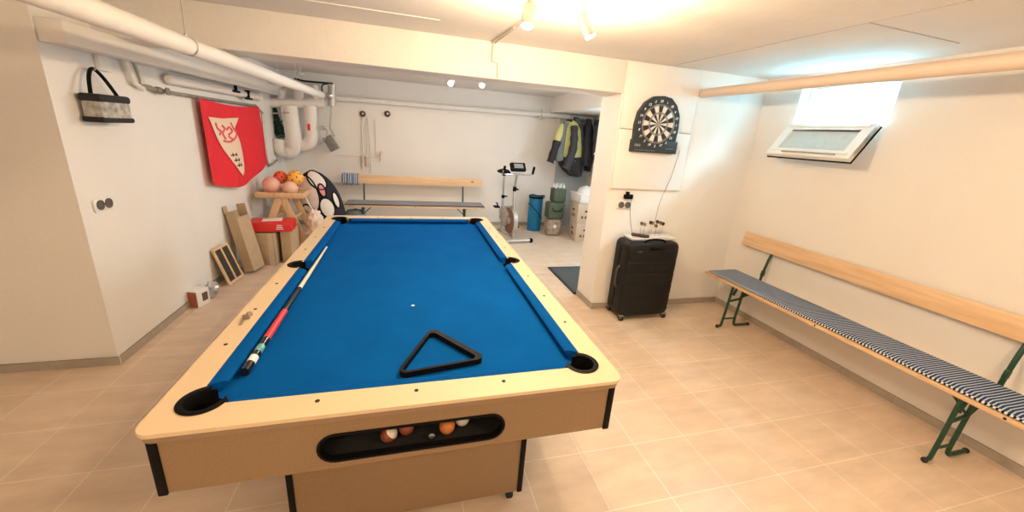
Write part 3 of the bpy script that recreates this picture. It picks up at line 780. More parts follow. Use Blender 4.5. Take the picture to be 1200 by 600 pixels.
# pipe along the back wall
T = thing('wall_pipe', (-1.2, YB-.08, 1.975), 'slim white pipe running level along the back wall', 'pipe')
m = MB(); m.tube([(0, 0, 0), (2.2, 0, .012), (4.4, 0, .035)], .040, 16); m.build('pipe', WPIPE, T)
for x in (.7, 1.9, 3.1):
    m = MB(); m.lathe([(.0415, -.008), (.044, -.008), (.044, .008), (.0415, .008)], (x, 0, .006+x*.006), 20, axis=(1, 0, 0)); m.tube([(x, 0, .04), (x, 0, .075)], .004, 6); m.tube([(x, .04, .01), (x, .079, .01)], .006, 6); m.build('clamp', WHITE, T)
m = MB(); m.tube([(3.42, -.02, .04), (3.42, -.02, -.05)], .022, 12); m.tube([(3.42, -.02, .06), (3.42, -.02, .10)], .007, 8); m.lathe([(.0001, .10), (.022, .10), (.022, .108), (.0001, .108)], (3.42, -.02, 0), 14); m.box((3.38, -.06, -.03), (.05, .04, .04), bevel=.008); m.build('valve', DSTEEL, T)

# grey conduit pipe the flag hangs on
XW = XL
fp = [atx(157, 72, XW+.035), atx(167, 99, XW+.035), atx(186, 106, XW+.035), atx(245, 116, XW+.035), atx(299, 124, XW+.035), atx(307, 132, XW+.035), atx(313, 189, XW+.035), atx(318, 193, XW+.035), atx(324, 188, XW+.035)]
T = thing('heating_pipe', fp[0], 'thin grey metal pipe high on the left wall holding the red flag', 'pipe')
m = MB(); pts = [fp[0], fp[0].lerp(fp[1], .8), fp[1], fp[1].lerp(fp[2], .5), fp[2], fp[3], fp[4].lerp(fp[3], .06), fp[4], fp[5], fp[5].lerp(fp[6], .1), fp[6], fp[7], fp[8]]
m.tube(smooth_path(pts, 5), .014, 12); m.build('pipe', DSTEEL, T, off=fp[0])
m = MB(); m.tube([fp[0]+Vector((0, -.10, .03)), fp[1]+Vector((0, -.08, .0)), fp[1]+Vector((0, 0, -.03))], .016, 12); m.build('second_pipe', WPIPE, T, off=fp[0])
m = MB(); c = fp[2]; m.lathe([(.0001, -.04), (.02, -.04), (.026, -.02), (.026, .02), (.02, .04), (.0001, .04)], c, 12, axis=(0, 1, 0)); m.lathe([(.0001, 0), (.028, 0), (.028, .012), (.0001, .012)], c+Vector((.03, .04, 0)), 14, axis=(1, 0, 0)); m.build('valve', LAMPG, T, off=fp[0])
# lower lagged pipe in the shade of the ledge, with two black valves
lp_ = [Vector((-1.80, 3.75, 1.865)), Vector((-1.80, 5.3, 1.865)), Vector((-1.80, 5.6, 1.865))]
T = thing('lagged_pipe', lp_[0], 'white lagged pipe along the left wall just above the flag', 'pipe')
m = MB(); m.tube(lp_, .038, 16); m.sphere(lp_[0], .038, seg=16); m.sphere(lp_[-1], .055, seg=16); m.build('lagging', WPIPE, T, off=lp_[0])
for px, py in ((276, 103), (291, 112)):
    c = atx(px, py, -1.76); m = MB(); m.tube([c+Vector((-.0, 0, .045)), c+Vector((0, 0, -.03))], .016, 10); m.box(c+Vector((0, 0, -.035)), (.03, .16, .022), bevel=.005); m.box(c+Vector((0, -.02, .045)), (.05, .05, .02), bevel=.005); m.build('valve', BLACK, T, off=lp_[0])
m = MB(); m.box((XL+.015, 3.12, 1.92-.03), (.03, .10, .10), bevel=.006)
single('junction_box', m, WHITE, (XL, 3.12, 1.84), 'small white junction box high on the left wall above the hanging bag', 'junction box')

# pipe cluster in the back left corner
YC = 6.22
def A(px, py, dy=0): return at(px, py, YC+dy)
T = thing('lagged_pipe', A(306, 104), 'white lagged elbow pipe sticking out at the far end of the overhead pipe', 'pipe')
m = MB(); o_ = A(306, 104); m.tube(smooth_path([A(300, 96, -.1), A(312, 102), A(322, 98), A(334, 95)], 5), .062, 16); m.sphere(A(313, 103), .072, seg=18); m.build('lagging', WPIPE, T, off=o_)
T = thing('lagged_pipe', A(313, 120), 'level white lagged pipe across the top of the corner pipework', 'pipe'); o_ = A(313, 120)
m = MB(); m.tube([A(313, 120), A(345, 121), A(380, 121)], .066, 16); m.sphere(A(314, 120), .066, seg=16); m.build('lagging', WPIPE, T, off=o_)
for a_, b_, r_ in ((A(329, 120), A(330, 106), .045), (A(350, 120), A(350, 100), .060), (A(370, 121), A(369, 100), .045)):
    m = MB(); m.tube([a_, b_], r_, 14); m.build('riser', WPIPE, T, off=o_)
T = thing('lagged_pipe', A(341, 126), 'thick white lagged pipe dropping into a U bend, left one in the corner', 'pipe'); o_ = A(341, 126)
m = MB(); m.tube(smooth_path([A(339, 124, -.04), A(341, 140, -.04), A(344, 160, -.04), A(344, 174, -.04), A(337, 179, -.04), A(329, 175, -.04), A(328, 163, -.04)], 6), [.105]*18+[.095]*6+[.082]*13, 20); m.build('lagging', WPIPE, T, off=o_)
T = thing('lagged_pipe', A(363, 126), 'thick white lagged pipe dropping and turning left, right one in the corner', 'pipe'); o_ = A(363, 126)
m = MB(); m.tube(smooth_path([A(363, 124), A(364, 140), A(365, 158), A(362, 168), A(354, 171), A(344, 169)], 6), .088, 20); m.build('lagging', WPIPE, T, off=o_)
m = MB(); c = A(362, 149, -.095); m.box(c, (.035, .006, .09), bevel=.003); m.build('red_tag', REDBOX, T, off=o_)
m = MB(); c = A(377, 150, -.03); m.lathe([(.0001, -.03), (.03, -.03), (.03, .03), (.0001, .03)], c, 14, axis=(1, 0, 0)); m.tube(smooth_path([c, A(383, 153), A(381, 162), A(374, 170)], 5), .009, 8); m.lathe([(.0001, 0), (.03, 0), (.03, .01), (.0001, .01)], c+Vector((0, -.05, 0)), 14, axis=(0, -1, 0)); m.build('valve', STEEL, T, off=o_)
T = thing('wall_bracket', A(388, 96), 'black metal rail with a hook near the far end of the overhead pipe', 'bracket'); o_ = A(388, 96)
m = MB(); m.tube([A(345, 92, .1), A(356, 95, .1), A(390, 98, .1)], .013, 8); m.tube(smooth_path([A(388, 98, .1), A(379, 99, .08), A(377, 103, .05), A(378, 108, .03)], 4), .009, 8); m.build('rail', BLACKM, T, off=o_)
T = thing('water_meter', A(388, 112), 'grey cylindrical meter standing upright below the black rail', 'meter'); o_ = A(388, 112)
m = MB(); m.tube([A(389, 99, .05), A(389, 124, .05)], .055, 16); m.tube([A(389, 124, .05), A(387, 150, .05), A(392, 160, .1)], .016, 8); m.build('body', mat('grey_meter', (.52, .50, .46), .4, .3), T, off=o_)
m = MB(); m.lathe([(.0001, .0), (.045, .0), (.05, .02), (.03, .035), (.0001, .035)], A(386, 112, -.02), 16, axis=(0, -1, 0)); m.build('dial', STEEL, T, off=o_)
m = MB(); c = A(388, 168, .1); m.box(c, (.13, .09, .22), bevel=.01, rot=(0, -.5, 0)); single('grey_control_box', m, mat('grey_plastic', (.20, .20, .19), .5, noise_amt=.35, noise_scale=25), c, 'small tilted grey control box on the wall right of the corner pipes', 'control box')
m = MB(); c = A(352, 87, -.2); m.lathe([(.0001, .03), (.02, .028), (.06, .0), (.065, -.01), (.04, -.016), (.0001, -.016)], c, 16); m.tube([c, Vector((c.x, c.y, H))], .006, 8)
single('pipe_hanger', m, WPIPE, c, 'round white hanger plate on a rod above the end of the overhead pipe', 'pipe hanger')
m = MB(); m.tube([A(319, 133, -.17), A(339, 132, -.17)], .008, 8); m.tube([A(330, 128, -.17), A(331, 140, -.17)], .008, 8)
single('shutoff_handle', m, DSTEEL, A(330, 132, -.17), 'thin crossed metal shut-off handle in front of the corner pipes', 'handle')
# dark garland hanging behind the pipes
m = MB(); random.seed(3)
for k in range(420):
    t = random.random(); c = A(318+10*t+random.uniform(-6, 6), 124+34*t**.8+random.uniform(-5, 5), .12)
    d = Vector((random.uniform(-1, 1), random.uniform(-1, .2), random.uniform(-1, 1))).normalized(); q = d.orthogonal().normalized()*.012
    c.y -= random.uniform(0, .08); m.bm.faces.new([m.bm.verts.new(v) for v in (c-q, c+d*.03-q*.6, c+d*.06, c+q)])
m.tube([A(318, 122, .12), A(325, 140, .12), A(330, 158, .12)], .035, 8)
single('leafy_garland', m, mat('dark_green_leaves', (.015, .075, .05), .7, noise_amt=.4, noise_scale=20), A(320, 140, .1), 'dark green leafy garland hanging behind the corner pipes', 'garland')

# ------------------------------------------------------------------ flag
XF = XL+.052
def fcx(y, z):   # depth of the cloth
    t = (1.745-z)
    return XF+.008+.022*t*math.sin(y*9+z*3)+.030*t*math.sin((y-4.3)*4.2-z*2.5)**2
FY0, FY1 = 4.13, 5.56
def fl(u, v):
    y = FY0+(FY1-FY0)*u+.13*v*u+.0*v
    ztop = 1.752-.004*u-.028*math.sin(PI*u)*1.0
    zb = .985+(.055*u)-.125*math.sin(PI*min(1, u*1.15))**1.2*(1 if u < .87 else 1)
    z = ztop+(zb-ztop)*v
    return Vector((fcx(y, z), y, z))
T = thing('flag', (XF, 4.85, 1.75), 'bright red flag with a cream crest hung on the left wall', 'flag')
m = MB(); m.grid(fl, 70, 40); m.build('cloth', RED, T, off=T.location, solid=.0015)
def fpz(px, py, lift=.006):
    p = atx(px, py, XF+.03); return Vector((fcx(p.y, p.z)+lift, p.y, p.z))
def decal(name, outline, matl, lift, sub=10):
    # outline in photo pixels, filled then draped over the cloth
    P2 = [atx(px, py, XF+.03) for px, py in outline]; dense = []
    for i in range(len(P2)):
        a, b = P2[i], P2[(i+1) % len(P2)]; n = max(1, int((b-a).length/.03)); dense += [a.lerp(b, k/n) for k in range(n)]
    m = MB(); b = bmesh.new(); vs = [b.verts.new((p.y, p.z, 0)) for p in dense]; es = [b.edges.new((vs[i], vs[(i+1) % len(vs)])) for i in range(len(vs))]
    bmesh.ops.triangle_fill(b, edges=es, use_beauty=True, use_dissolve=False)
    if sub > 1: bmesh.ops.subdivide_edges(b, edges=list(b.edges), cuts=3, use_grid_fill=True)
    for v in b.verts: y, z = v.co.x, v.co.y; v.co = Vector((fcx(y, z)+lift, y, z))
    m.merge(b); m.build(name, matl, T, off=T.location)
decal('crest_shield', [(246, 137), (262, 139), (281, 138), (279, 144), (276, 150), (279, 158), (283, 168), (286, 180), (288, 192), (287, 201), (284, 206), (279, 201), (272, 190), (264, 176), (256, 160)], CREAM, .009)
def stroke(name, pts, r, matl, lift=.011):
    m = MB(); m.tube([fpz(*p, lift) for p in smooth2(pts)], r, 6); m.build(name, matl, T, off=T.location)
def smooth2(pts): return [(v.x, v.y) for v in smooth_path([(a, b, 0) for a, b in pts], 5)]
for pts in ([(254, 144), (256, 150), (260, 154), (259, 158)], [(261, 147), (264, 151), (262, 156), (265, 163)], [(266, 152), (269, 149), (272, 154), (268, 158)], [(271, 144), (273, 149), (277, 156), (275, 162), (269, 166), (263, 165)], [(268, 160), (272, 163)]):
    stroke('crest_figure', pts, .010, PINKP)
for c in ((273, 181), (276, 187), (279, 193)):
    x, y = c; stroke('crest_mark', [(x-3, y+1), (x+3, y)], .005, BLK); stroke('crest_mark', [(x-1.5, y-2), (x-1, y+2.5)], .004, BLK); stroke('crest_mark', [(x+1.8, y-2), (x+2.2, y+2)], .004, BLK)

# ------------------------------------------------------------------ things on the left wall at the edge
T = thing('hanging_bag', (XL+.01, 2.98, 1.84), 'black and white patterned bag hanging high on the left wall', 'bag')
m = MB(); m.box((.06, 0, -.235), (.10, .26, .115), bevel=.02); m.build('bag_body', mat('mottled_grey_white', (.42, .41, .38), .7, noise_amt=.55, noise_scale=30), T)
m = MB(); m.box((.06, 0, -.165), (.108, .27, .045), bevel=.015); m.box((.06, 0, -.287), (.108, .275, .032), bevel=.012); m.build('bag_bands', BLACKM, T)
m = MB(); m.tube(smooth_path([(.06, -.11, -.16), (.04, -.06, -.05), (.03, 0, 0), (.04, .06, -.05), (.06, .12, -.16)], 6), .010, 8); m.build('strap', BLACK, T)
m = MB(); m.tube([(0, 0, -.005), (.04, 0, -.005), (.045, 0, .012)], .005, 8); m.build('hook', STEEL, T)
T = socket((XL+.001, 2.87, 1.045), 0, 'double wall socket with dark inserts at the left edge of the left wall'); T.rotation_euler.z = PI/2

# ------------------------------------------------------------------ ceiling spotlights
def spot(bulb, axis, label, group, head=.105, r=.030, power=20, color=WARM, anchor=None):
    b = Vector(bulb); ax = Vector(axis).normalized(); T = thing('ceiling_spotlight', (b.x, b.y, b.z), label, 'spotlight', group)
    m = MB(); m.lathe([(r, .0), (r, -head*.85), (r*.7, -head), (.0001, -head)], (0, 0, 0), 24, axis=ax)
    m.lathe([(r, 0), (r-.003, 0), (r-.003, -.02), (.0001, -.02)], (0, 0, 0), 24, axis=ax); lh = m.build('lamp_head', LAMPG, T)
    m = MB(); m.lathe([(r-.004, -.012), (r-.004, .004), (r*.6, .009), (.0001, .011)], (0, 0, 0), 20, axis=ax); m.build('bulb', BULB, lh)
    up = -ax*head*.8; an = Vector(anchor) if anchor else Vector((up.x, up.y, H-.012-b.z))
    m = MB(); m.tube(smooth_path([up, up.lerp(an, .5)+Vector((0, 0, .01)), an], 4), .005, 8); m.lathe([(.035, -.001), (.035, -.012), (.0001, -.014)], (an.x, an.y, H-b.z), 18); m.build('stem', LAMPG, T)
    l = point('lamp_light', (0, 0, 0), power, color, .03); l.location = b+ax*.045; 
    return T
spot(SPOTS_NEAR[0], (-.12, -.2, -1), 'lit spotlight near the ceiling over the pool table, left of the near pair', 'near ceiling spotlights', power=P_NEAR)
spot(SPOTS_NEAR[1], (.45, -.1, -.8), 'lit spotlight near the ceiling over the pool table, right one of the near pair, tilted', 'near ceiling spotlights', power=P_NEAR)
spot(SPOTS_FAR[0], (-.35, -.8, -.45), 'lit spotlight beyond the ceiling beam, left one of the far pair', 'far ceiling spotlights', head=.08, r=.030, power=P_FAR, color=WHITER)
spot(SPOTS_FAR[1], (.15, -.8, -.5), 'lit spotlight beyond the ceiling beam, right one of the far pair', 'far ceiling spotlights', head=.08, r=.030, power=P_FAR, color=WHITER)
for k, (x, y) in enumerate(((-.9, -.6), (1.6, -.4))):  # unseen fill lamps, added behind the camera to brighten the near room
    spot((x, y, 2.13), (0, .1, -1), ['added fill spotlight behind the viewer, on the left', 'added fill spotlight behind the viewer, on the right'][k], 'added rear fill spotlights', power=P_FILL)
m = MB(); m.tube([(.640, YD-.012, H-.012), (.70, 2.0, H-.012), (.75, 1.2, H-.012)], .006, 8); m.tube([(.615, YD-.012, H-.012), (.66, 2.6, H-.012)], .006, 8)
m.tube([(.625, YD-.008, H-.012), (.622, YD-.008, 2.165), (.668, YD-.008, 2.155), (.675, YD-.008, 2.05)], .006, 8)
single('light_cable', m, mat('painted_cable', (.62, .55, .46), .7), (.64, YD-.01, H-.012), 'thin painted cable along the ceiling and down the beam near the spotlights', 'cable')

# ------------------------------------------------------------------ back wall fitness cords
WBK = YB
for px, lab, lb2 in ((425, 'left', 'dark round wall hook on the back wall, the left one with the cords'), (454, 'right', 'dark round wall hook on the back wall, the right one')):
    c = at(px, 133.5, YB-.02); T = thing('wall_hook', (c.x, YB, c.z), lb2, 'hook', 'round hooks on the back wall')
    m = MB(); m.lathe([(.0001, 0), (.045, 0), (.048, .02), (.04, .045), (.02, .05), (.0001, .046)], (0, 0, 0), 20, axis=(0, -1, 0)); kn = m.build('knob', mat('dark_bronze', (.06, .045, .04), .35, .4), T)
    m = MB(); m.lathe([(.0001, .05), (.014, .05), (.014, .056), (.0001, .056)], (.006, 0, .004), 12, axis=(0, -1, 0)); m.build('knob_centre', STEEL, kn)
CORD = mat('pale_rope', (.60, .55, .48), .8); HND = mat('pale_rope_handle', (.72, .62, .52), .5)
def cordset(pts, handles, label):
    P3 = [at(x, y, YB-.045) for x, y in pts]; T = thing('skipping_rope', P3[0], label, 'skipping rope', 'skipping ropes on the back wall')
    m = MB(); m.tube(smooth_path(P3, 5), .005, 6); m.build('rope', CORD, T, off=P3[0])
    for (a, b) in handles:
        m = MB(); m.tube([at(*a, YB-.05), at(*b, YB-.05)], .016, 10); m.build('handle', HND, T, off=P3[0])
cordset([(424, 137), (424, 158), (425, 182), (428, 186), (430, 170), (428, 150), (430, 137)], [((425, 182), (425, 198)), ((430, 184), (430, 195))], 'skipping rope with pale handles hanging from the left wall hook')
cordset([(430, 137), (433, 165), (434, 185), (435, 203)], [((432, 183), (432, 194))], 'skipping rope hanging lowest, just right of the left wall hook')
cordset([(439, 140), (440, 165), (441, 183), (447, 178)], [((447, 177), (446, 189))], 'skipping rope hanging between the two wall hooks')
m = MB(); m.tube([at(392, 182, YB-.012), at(424, 184, YB-.012), at(446, 185, YB-.012)], .0035, 6)
single('wall_cable', m, CORD, at(392, 182, YB-.012), 'thin cable running level low on the back wall behind the ropes', 'cable')

# storage box behind bench
T = thing('storage_box', (-.80, 6.02, 0), 'grey-blue storage box on the floor under the left end of the back bench', 'storage box')
m = MB(); m.box((0, 0, .155), (.28, .26, .31), bevel=.012, taper=1.04); m.build('box_body', mat('grey_blue_plastic', (.30, .36, .40), .5), T)
m = MB(); m.sphere((0, 0, .312), 1, seg=20, sc=(.145, .13, .065), fn=lambda p: Vector((p.x, p.y, max(p.z, -.05)*(1+.3*noise.noise(p*3))))); m.build('folded_cloth', mat('slate_cloth', (.14, .18, .20), .85, noise_amt=.25, noise_scale=20), T)

# ------------------------------------------------------------------ exercise bike
T = thing('exercise_bike', (1.62, 5.42, 0), 'silver exercise bike with black saddle and brown flywheel by the back wall', 'exercise bike', rz=.13)
SILV = mat('silver_paint', (.55, .55, .54), .3, .6)
m = MB(); m.tube([(-.25, 0, .035), (.25, 0, .035)], .028, 14); m.tube([(-.25, .78, .035), (.25, .78, .035)], .028, 14); m.tube([(0, 0, .05), (0, .78, .05)], .022, 12)
m.tube([(0, .10, .05), (-.0, .20, .80)], .024, 12); m.tube([(0, .62, .05), (0, .66, .62)], .024, 12); m.tube([(0, .20, .55), (0, .64, .45)], .02, 12); m.build('frame', SILV, T)
for y in (0, .78):
    for sx in (-1, 1):
        m = MB(); m.tube([(sx*.235, y, .035), (sx*.285, y, .035)], .034, 14); m.build('foot_cap', BLACK, T)
m = MB(); m.lathe([(.05, -.030), (.150, -.030), (.205, -.020), (.215, 0), (.205, .020), (.150, .030), (.05, .030)], (0, .26, .30), 32, axis=(1, 0, 0)); m.build('flywheel', mat('rust_brown_flywheel', (.26, .13, .08), .4, .3), T)
m = MB(); m.lathe([(.0001, -.042), (.055, -.042), (.06, 0), (.055, .042), (.0001, .042)], (0, .26, .30), 24, axis=(1, 0, 0)); m.lathe([(.214, -.034), (.226, -.034), (.226, .034), (.214, .034)], (0, .26, .30), 32, axis=(1, 0, 0)); m.build('wheel_guard', SILV, T)
m = MB(); m.box((-.04, .46, .34), (.06, .30, .26), bevel=.025, rot=(.35, 0, 0)); m.box((-.045, .46, .36), (.08, .2, .16), bevel=.03, rot=(.35, 0, 0)); m.build('chain_cover', mat('grey_cover', (.40, .38, .36), .4), T)
m = MB(); m.tube([(-.13, .46, .32), (.13, .46, .32)], .012, 10); m.tube([(-.12, .46, .32), (-.14, .43, .49)], .011, 10); m.tube([(.12, .46, .32), (.13, .49, .15)], .011, 10); crk = m.build('crank', CHROME, T)
for sx, y, z in ((-1, .43, .50), (1, .49, .145)):
    m = MB(); m.box((sx*.195, y, z), (.09, .11, .028), bevel=.008); m.tube([(sx*.19, y-.045, z), (sx*.19, y-.02, z+.06), (sx*.19, y+.03, z+.055)], .012, 8); m.build('pedal', BLACK, crk)
m = MB(); m.tube([(0, .66, .58), (0, .675, 1.0)], .016, 12); m.build('seat_post', CHROME, T)
m = MB(); m.lathe([(.028, .0), (.030, .03), (.026, .05), (.0001, .05)], (0, .66, .60), 12); m.tube([(0, .66, .63), (.07, .64, .63)], .012, 8); m.build('clamp_knob', BLACK, T)
def sad(p):
    wdt = .55+.45*max(0, p.y); return Vector((p.x*wdt, p.y, p.z*(1 if p.z > 0 else .5)))
m = MB(); m.sphere((0, .66, 1.03), 1, seg=22, sc=(.15, .17, .055), fn=sad); m.tube([(0, .68, .97), (0, .68, 1.03)], .03, 10); m.build('saddle', BLACK, T)
m = MB(); m.tube([(0, .20, .78), (0, .155, 1.07)], .018, 12); m.build('handlebar_post', CHROME, T)
m = MB(); m.lathe([(.028, .0), (.030, .03), (.026, .05), (.0001, .05)], (0, .195, .79), 12); m.tube([(0, .19, .82), (.06, .17, .82)], .012, 8); m.box((0, .19, .84), (.05, .05, .05), bevel=.01); m.build('tension_knob', BLACK, T)
m = MB(); m.tube(smooth_path([(-.24, .06, 1.15), (-.24, .10, 1.07), (-.12, .14, 1.055), (0, .155, 1.06), (.12, .14, 1.055), (.24, .10, 1.07), (.24, .06, 1.15)], 6), .013, 10); hb = m.build('handlebar', CHROME, T)
for sx in (-1, 1):
    m = MB(); m.tube([(sx*.24, .095, 1.075), (sx*.24, .055, 1.18)], .020, 10); m.build('grip', BLACK, hb)
m = MB(); m.box((0, .13, 1.165), (.25, .06, .14), bevel=.02, rot=(-.65, 0, 0)); cons = m.build('console', BLACK, T)
m = MB(); m.box((0, .103, 1.186), (.15, .006, .075), bevel=.002, rot=(-.65, 0, 0)); m.build('display', mat('grey_screen', (.25, .28, .27), .2), cons)

# rolled mat
T = thing('rolled_mat', (2.185, 6.25, 0), 'bright blue rolled exercise mat standing against the back wall', 'rolled mat')
m = MB(); m.lathe([(.0001, 0), (.118, 0), (.122, .008), (.122, .60), (.116, .62), (.105, .615), (.095, .622), (.080, .612), (.070, .622), (.055, .61), (.040, .62), (.0001, .60)], (0, 0, 0), 32); m.build('roll', TEAL, T)
m = MB(); m.lathe([(.124, .585), (.130, .587), (.130, .615), (.124, .618)], (0, 0, 0), 32); m.tube([(-.13, -.05, .60), (-.15, -.06, .64), (-.10, -.10, .66), (0, -.12, .64), (.12, -.08, .645), (.14, -.03, .60)], .010, 8)
m.tube([(.118*math.cos(a)*1.07, .118*math.sin(a)*1.07, .35-.14*math.sin((a+PI/2)*1.0)) for a in [2*PI*k/32 for k in range(32)]], .007, 6, closed=True); m.build('strap', BLACK, T)

# floor mat in the doorway
m = MB(); m.box(((1.76+2.62)/2, (3.47+4.28)/2, .006), (.86, .81, .010), bevel=.003); m2 = thing('floor_mat', (2.19, 3.87, 0), 'dark grey doormat on the tiles just behind the pier', 'mat')
m.build('mat_surface', MATC, m2, off=(2.19, 3.87, 0))
m = MB()
for a in ((1.76, 3.47, 2.62, 3.47), (1.76, 4.28, 2.62, 4.28), (1.76, 3.47, 1.76, 4.28), (2.62, 3.47, 2.62, 4.28)):
    m.box(((a[0]+a[2])/2, (a[1]+a[3])/2, .006), (abs(a[2]-a[0])+.03, abs(a[3]-a[1])+.03, .012), bevel=.003)
m.build('rubber_edge', RUBBER, m2, off=(2.19, 3.87, 0))

# ------------------------------------------------------------------ boxes in the back right corner
def moving_box(x, y, z, w_, d, h, rz, label, flap=False):
    T = thing('moving_box', (x, y, z), label, 'cardboard box', 'moving boxes stacked in the back room', rz)
    m = MB(); m.box((0, 0, h/2), (w_, d, h-.002), bevel=.004); m.build('carton', CARD2, T)
    m = MB(); m.box((0, -d/2-.0008, h*.62), (.09, .003, .028), bevel=.001); m.box((-w_/2-.0008, 0, h*.60), (.003, .09, .028), bevel=.001); m.build('hand_hole', BLK, T)
    m = MB()
    for k in range(3):
        m.box((-w_/2-.001, -d*.18+.05*k, h*.32), (.002, .03, .05+.02*(k % 2)))
        m.box((-w_*.25+.06*k, -d/2-.001, h*.3), (.035, .002, .045))
    for k in range(4): m.box((w_*.18+.022*k, -d/2-.001, h*.72), (.012, .002, .014))
    m.build('print', mat('brown_print', (.16, .10, .06), .8), T)
    return T
moving_box(2.86, 5.68, 0, .34, .42, .315, -.12, 'cardboard moving box on the floor, the bottom of its stack')
moving_box(2.85, 5.69, .316, .34, .42, .315, -.10, 'cardboard moving box in the middle of the stack by the jackets')
T = thing('white_storage_tub', (2.86, 5.69, .632), 'low white tub with cloth in it on top of the moving boxes', 'tub')
m = MB(); m.box((0, 0, .07), (.36, .40, .14), bevel=.02, taper=1.06); m.build('tub_body', WHITE, T)
m = MB(); m.box((0, 0, .142), (.40, .44, .016), bevel=.006); m.build('lid', WHITEF, T)
m = MB(); m.sphere((.02, 0, .15), 1, seg=22, sc=(.17, .18, .11), fn=lambda p: Vector((p.x, p.y, max(p.z, 0)*(1+.35*noise.noise(p*2.5))))); m.build('folded_cloth', WHITEF, T)
T = thing('patterned_bag', (2.42, 5.93, 0), 'brown and grey patterned bag on the floor left of the moving boxes', 'bag')
def lump(p): return Vector((p.x*(1+.06*noise.noise(p*3)), p.y, p.z))
m = MB(); m.box((0, 0, .15), (.26, .22, .30), bevel=.05, seg=4); m.build('bag_body', mat('brown_pattern_cloth', (.34, .27, .21), .8, noise_amt=.5, noise_scale=22), T)
m = MB(); m.sphere((0, -.105, .17), .035, seg=14, sc=(1, .3, 1)); m.build('round_patch', WHITEF, T)
T = thing('cloth_bag', (2.42, 5.92, .302), 'dark green bag sitting on the brown patterned bag', 'bag')
m = MB(); m.box((0, 0, .14), (.28, .24, .28), bevel=.035, seg=3); m.build('bag_body', DKGREEN, T)
m = MB(); m.tube(smooth_path([(-.08, -.125, .20), (-.06, -.14, .15), (.06, -.14, .15), (.08, -.125, .20)], 5), .008, 8); m.build('handle', BLK, T)
T = thing('cloth_bag', (2.46, 5.93, .584), 'smaller dark green bag of bottles, topmost beside the moving boxes', 'bag')
m = MB(); m.box((0, 0, .12), (.22, .22, .24), bevel=.03, seg=3); m.build('bag_body', DKGREEN, T)
for k in range(6):
    x, y = (-.07+.07*(k % 3), -.05+.10*(k//3)); m = MB()
    m.lathe([(.0001, .0), (.024, .0), (.024, .03), (.012, .05), (.010, .07), (.013, .07), (.013, .082), (.0001, .082)], (x, y, .235), 12)
    m.build('bottle_top', mat('pale_bottle', (.62, .62, .62), .25), T)

# ------------------------------------------------------------------ jackets hanging from the wall pipe
def puff(rows, Y, d0, d1, amp=.10, ph=0):
    """rounded garment volume: rows of (photo row, left, right) at depth Y, d0..d1 thick"""
    def fn(u, v):
        t = v*(len(rows)-1); k = min(int(t), len(rows)-2); f = t-k
        py, xl, xr = [rows[k][q]*(1-f)+rows[k+1][q]*f for q in range(3)]
        L_, R_ = at(xl, py, Y), at(xr, py, Y); c = (L_+R_)/2; hw = (R_-L_).length/2; a = 2*PI*u; d = (d0+(d1-d0)*v)/2
        fo = 1+amp*math.sin(a*5+ph+v*2)*v
        return Vector((c.x+hw*math.copysign(abs(math.cos(a))**.85, math.cos(a))*(1+(fo-1)*.5), Y+d*math.copysign(abs(math.sin(a))**.8, math.sin(a))*fo, c.z+(L_.z-R_.z)*-.5*math.cos(a)+.012*math.sin(a*4+ph)*v))
    m = MB(); m.grid(fn, 48, 22, closed_u=True)
    for j in (0, 1): m.bm.faces.new([m.bm.verts.new(fn(k/48, j)) for k in range(48)])
    return m
def sleeve(pts, r, Y):
    m = MB(); P3 = smooth_path([at(x, y, Y+dy) for x, y, dy in pts], 5); n = len(P3)
    m.tube(P3, [r[0]+(r[1]-r[0])*i/(n-1)+.006*math.sin(i*1.3) for i in range(n)], 14); return m
def hook(T, c, o_):
    m = MB(); m.tube(smooth_path([c, c+Vector((0, 0, .05)), c+Vector((.018, .03, .08)), c+Vector((0, .10, .10)), c+Vector((-.02, .14, .085))], 5), .004, 6); m.build('hanger_hook', STEEL, T, off=o_)
GJ = 'jackets hanging from the wall pipe'
YJ = 6.20
o_ = at(669, 140, YJ); T = thing('hanging_jacket', o_, 'yellow and black jacket with dark sleeves, hanging at the left end of the pipe', 'jacket', GJ)
puff([(141, 665, 672), (145, 661, 677), (152, 657, 680), (165, 655, 681), (180, 655, 681), (189, 657, 680)], YJ, .10, .20).build('torso', YELLOW, T, off=o_)
puff([(184, 654, 681), (192, 655, 682), (199, 660, 681), (206, 669, 680)], YJ, .215, .24, .2).build('black_hem', BLACKF, T, off=o_)
puff([(143, 661, 667), (150, 656, 664), (165, 652, 662), (180, 650, 660), (188, 651, 660)], YJ-.08, .10, .14).build('front_panel', mat('silver_grey_cloth', (.17, .18, .17), .7, noise_amt=.3, noise_scale=30), T, off=o_)
sleeve([(673, 148, -.09), (673, 160, -.13), (672, 172, -.14), (668, 186, -.15), (663, 198, -.15)], (.058, .075), YJ).build('sleeve', DARKF, T, off=o_)
sleeve([(660, 147, -.06), (656, 155, -.10), (652, 168, -.12)], (.055, .060), YJ).build('sleeve_top', YELLOW, T, off=o_)
sleeve([(653, 165, -.12), (649, 178, -.12), (644.5, 190, -.12)], (.066, .062), YJ).build('sleeve', BLACKF, T, off=o_)
m = MB(); m.lathe([(.055, -.04), (.065, 0), (.05, .03), (.042, .03), (.048, 0)], at(668, 142, YJ), 20, scale=(1, .9)); m.build('collar', BLACKF, T, off=o_); hook(T, at(668, 141, YJ), o_)
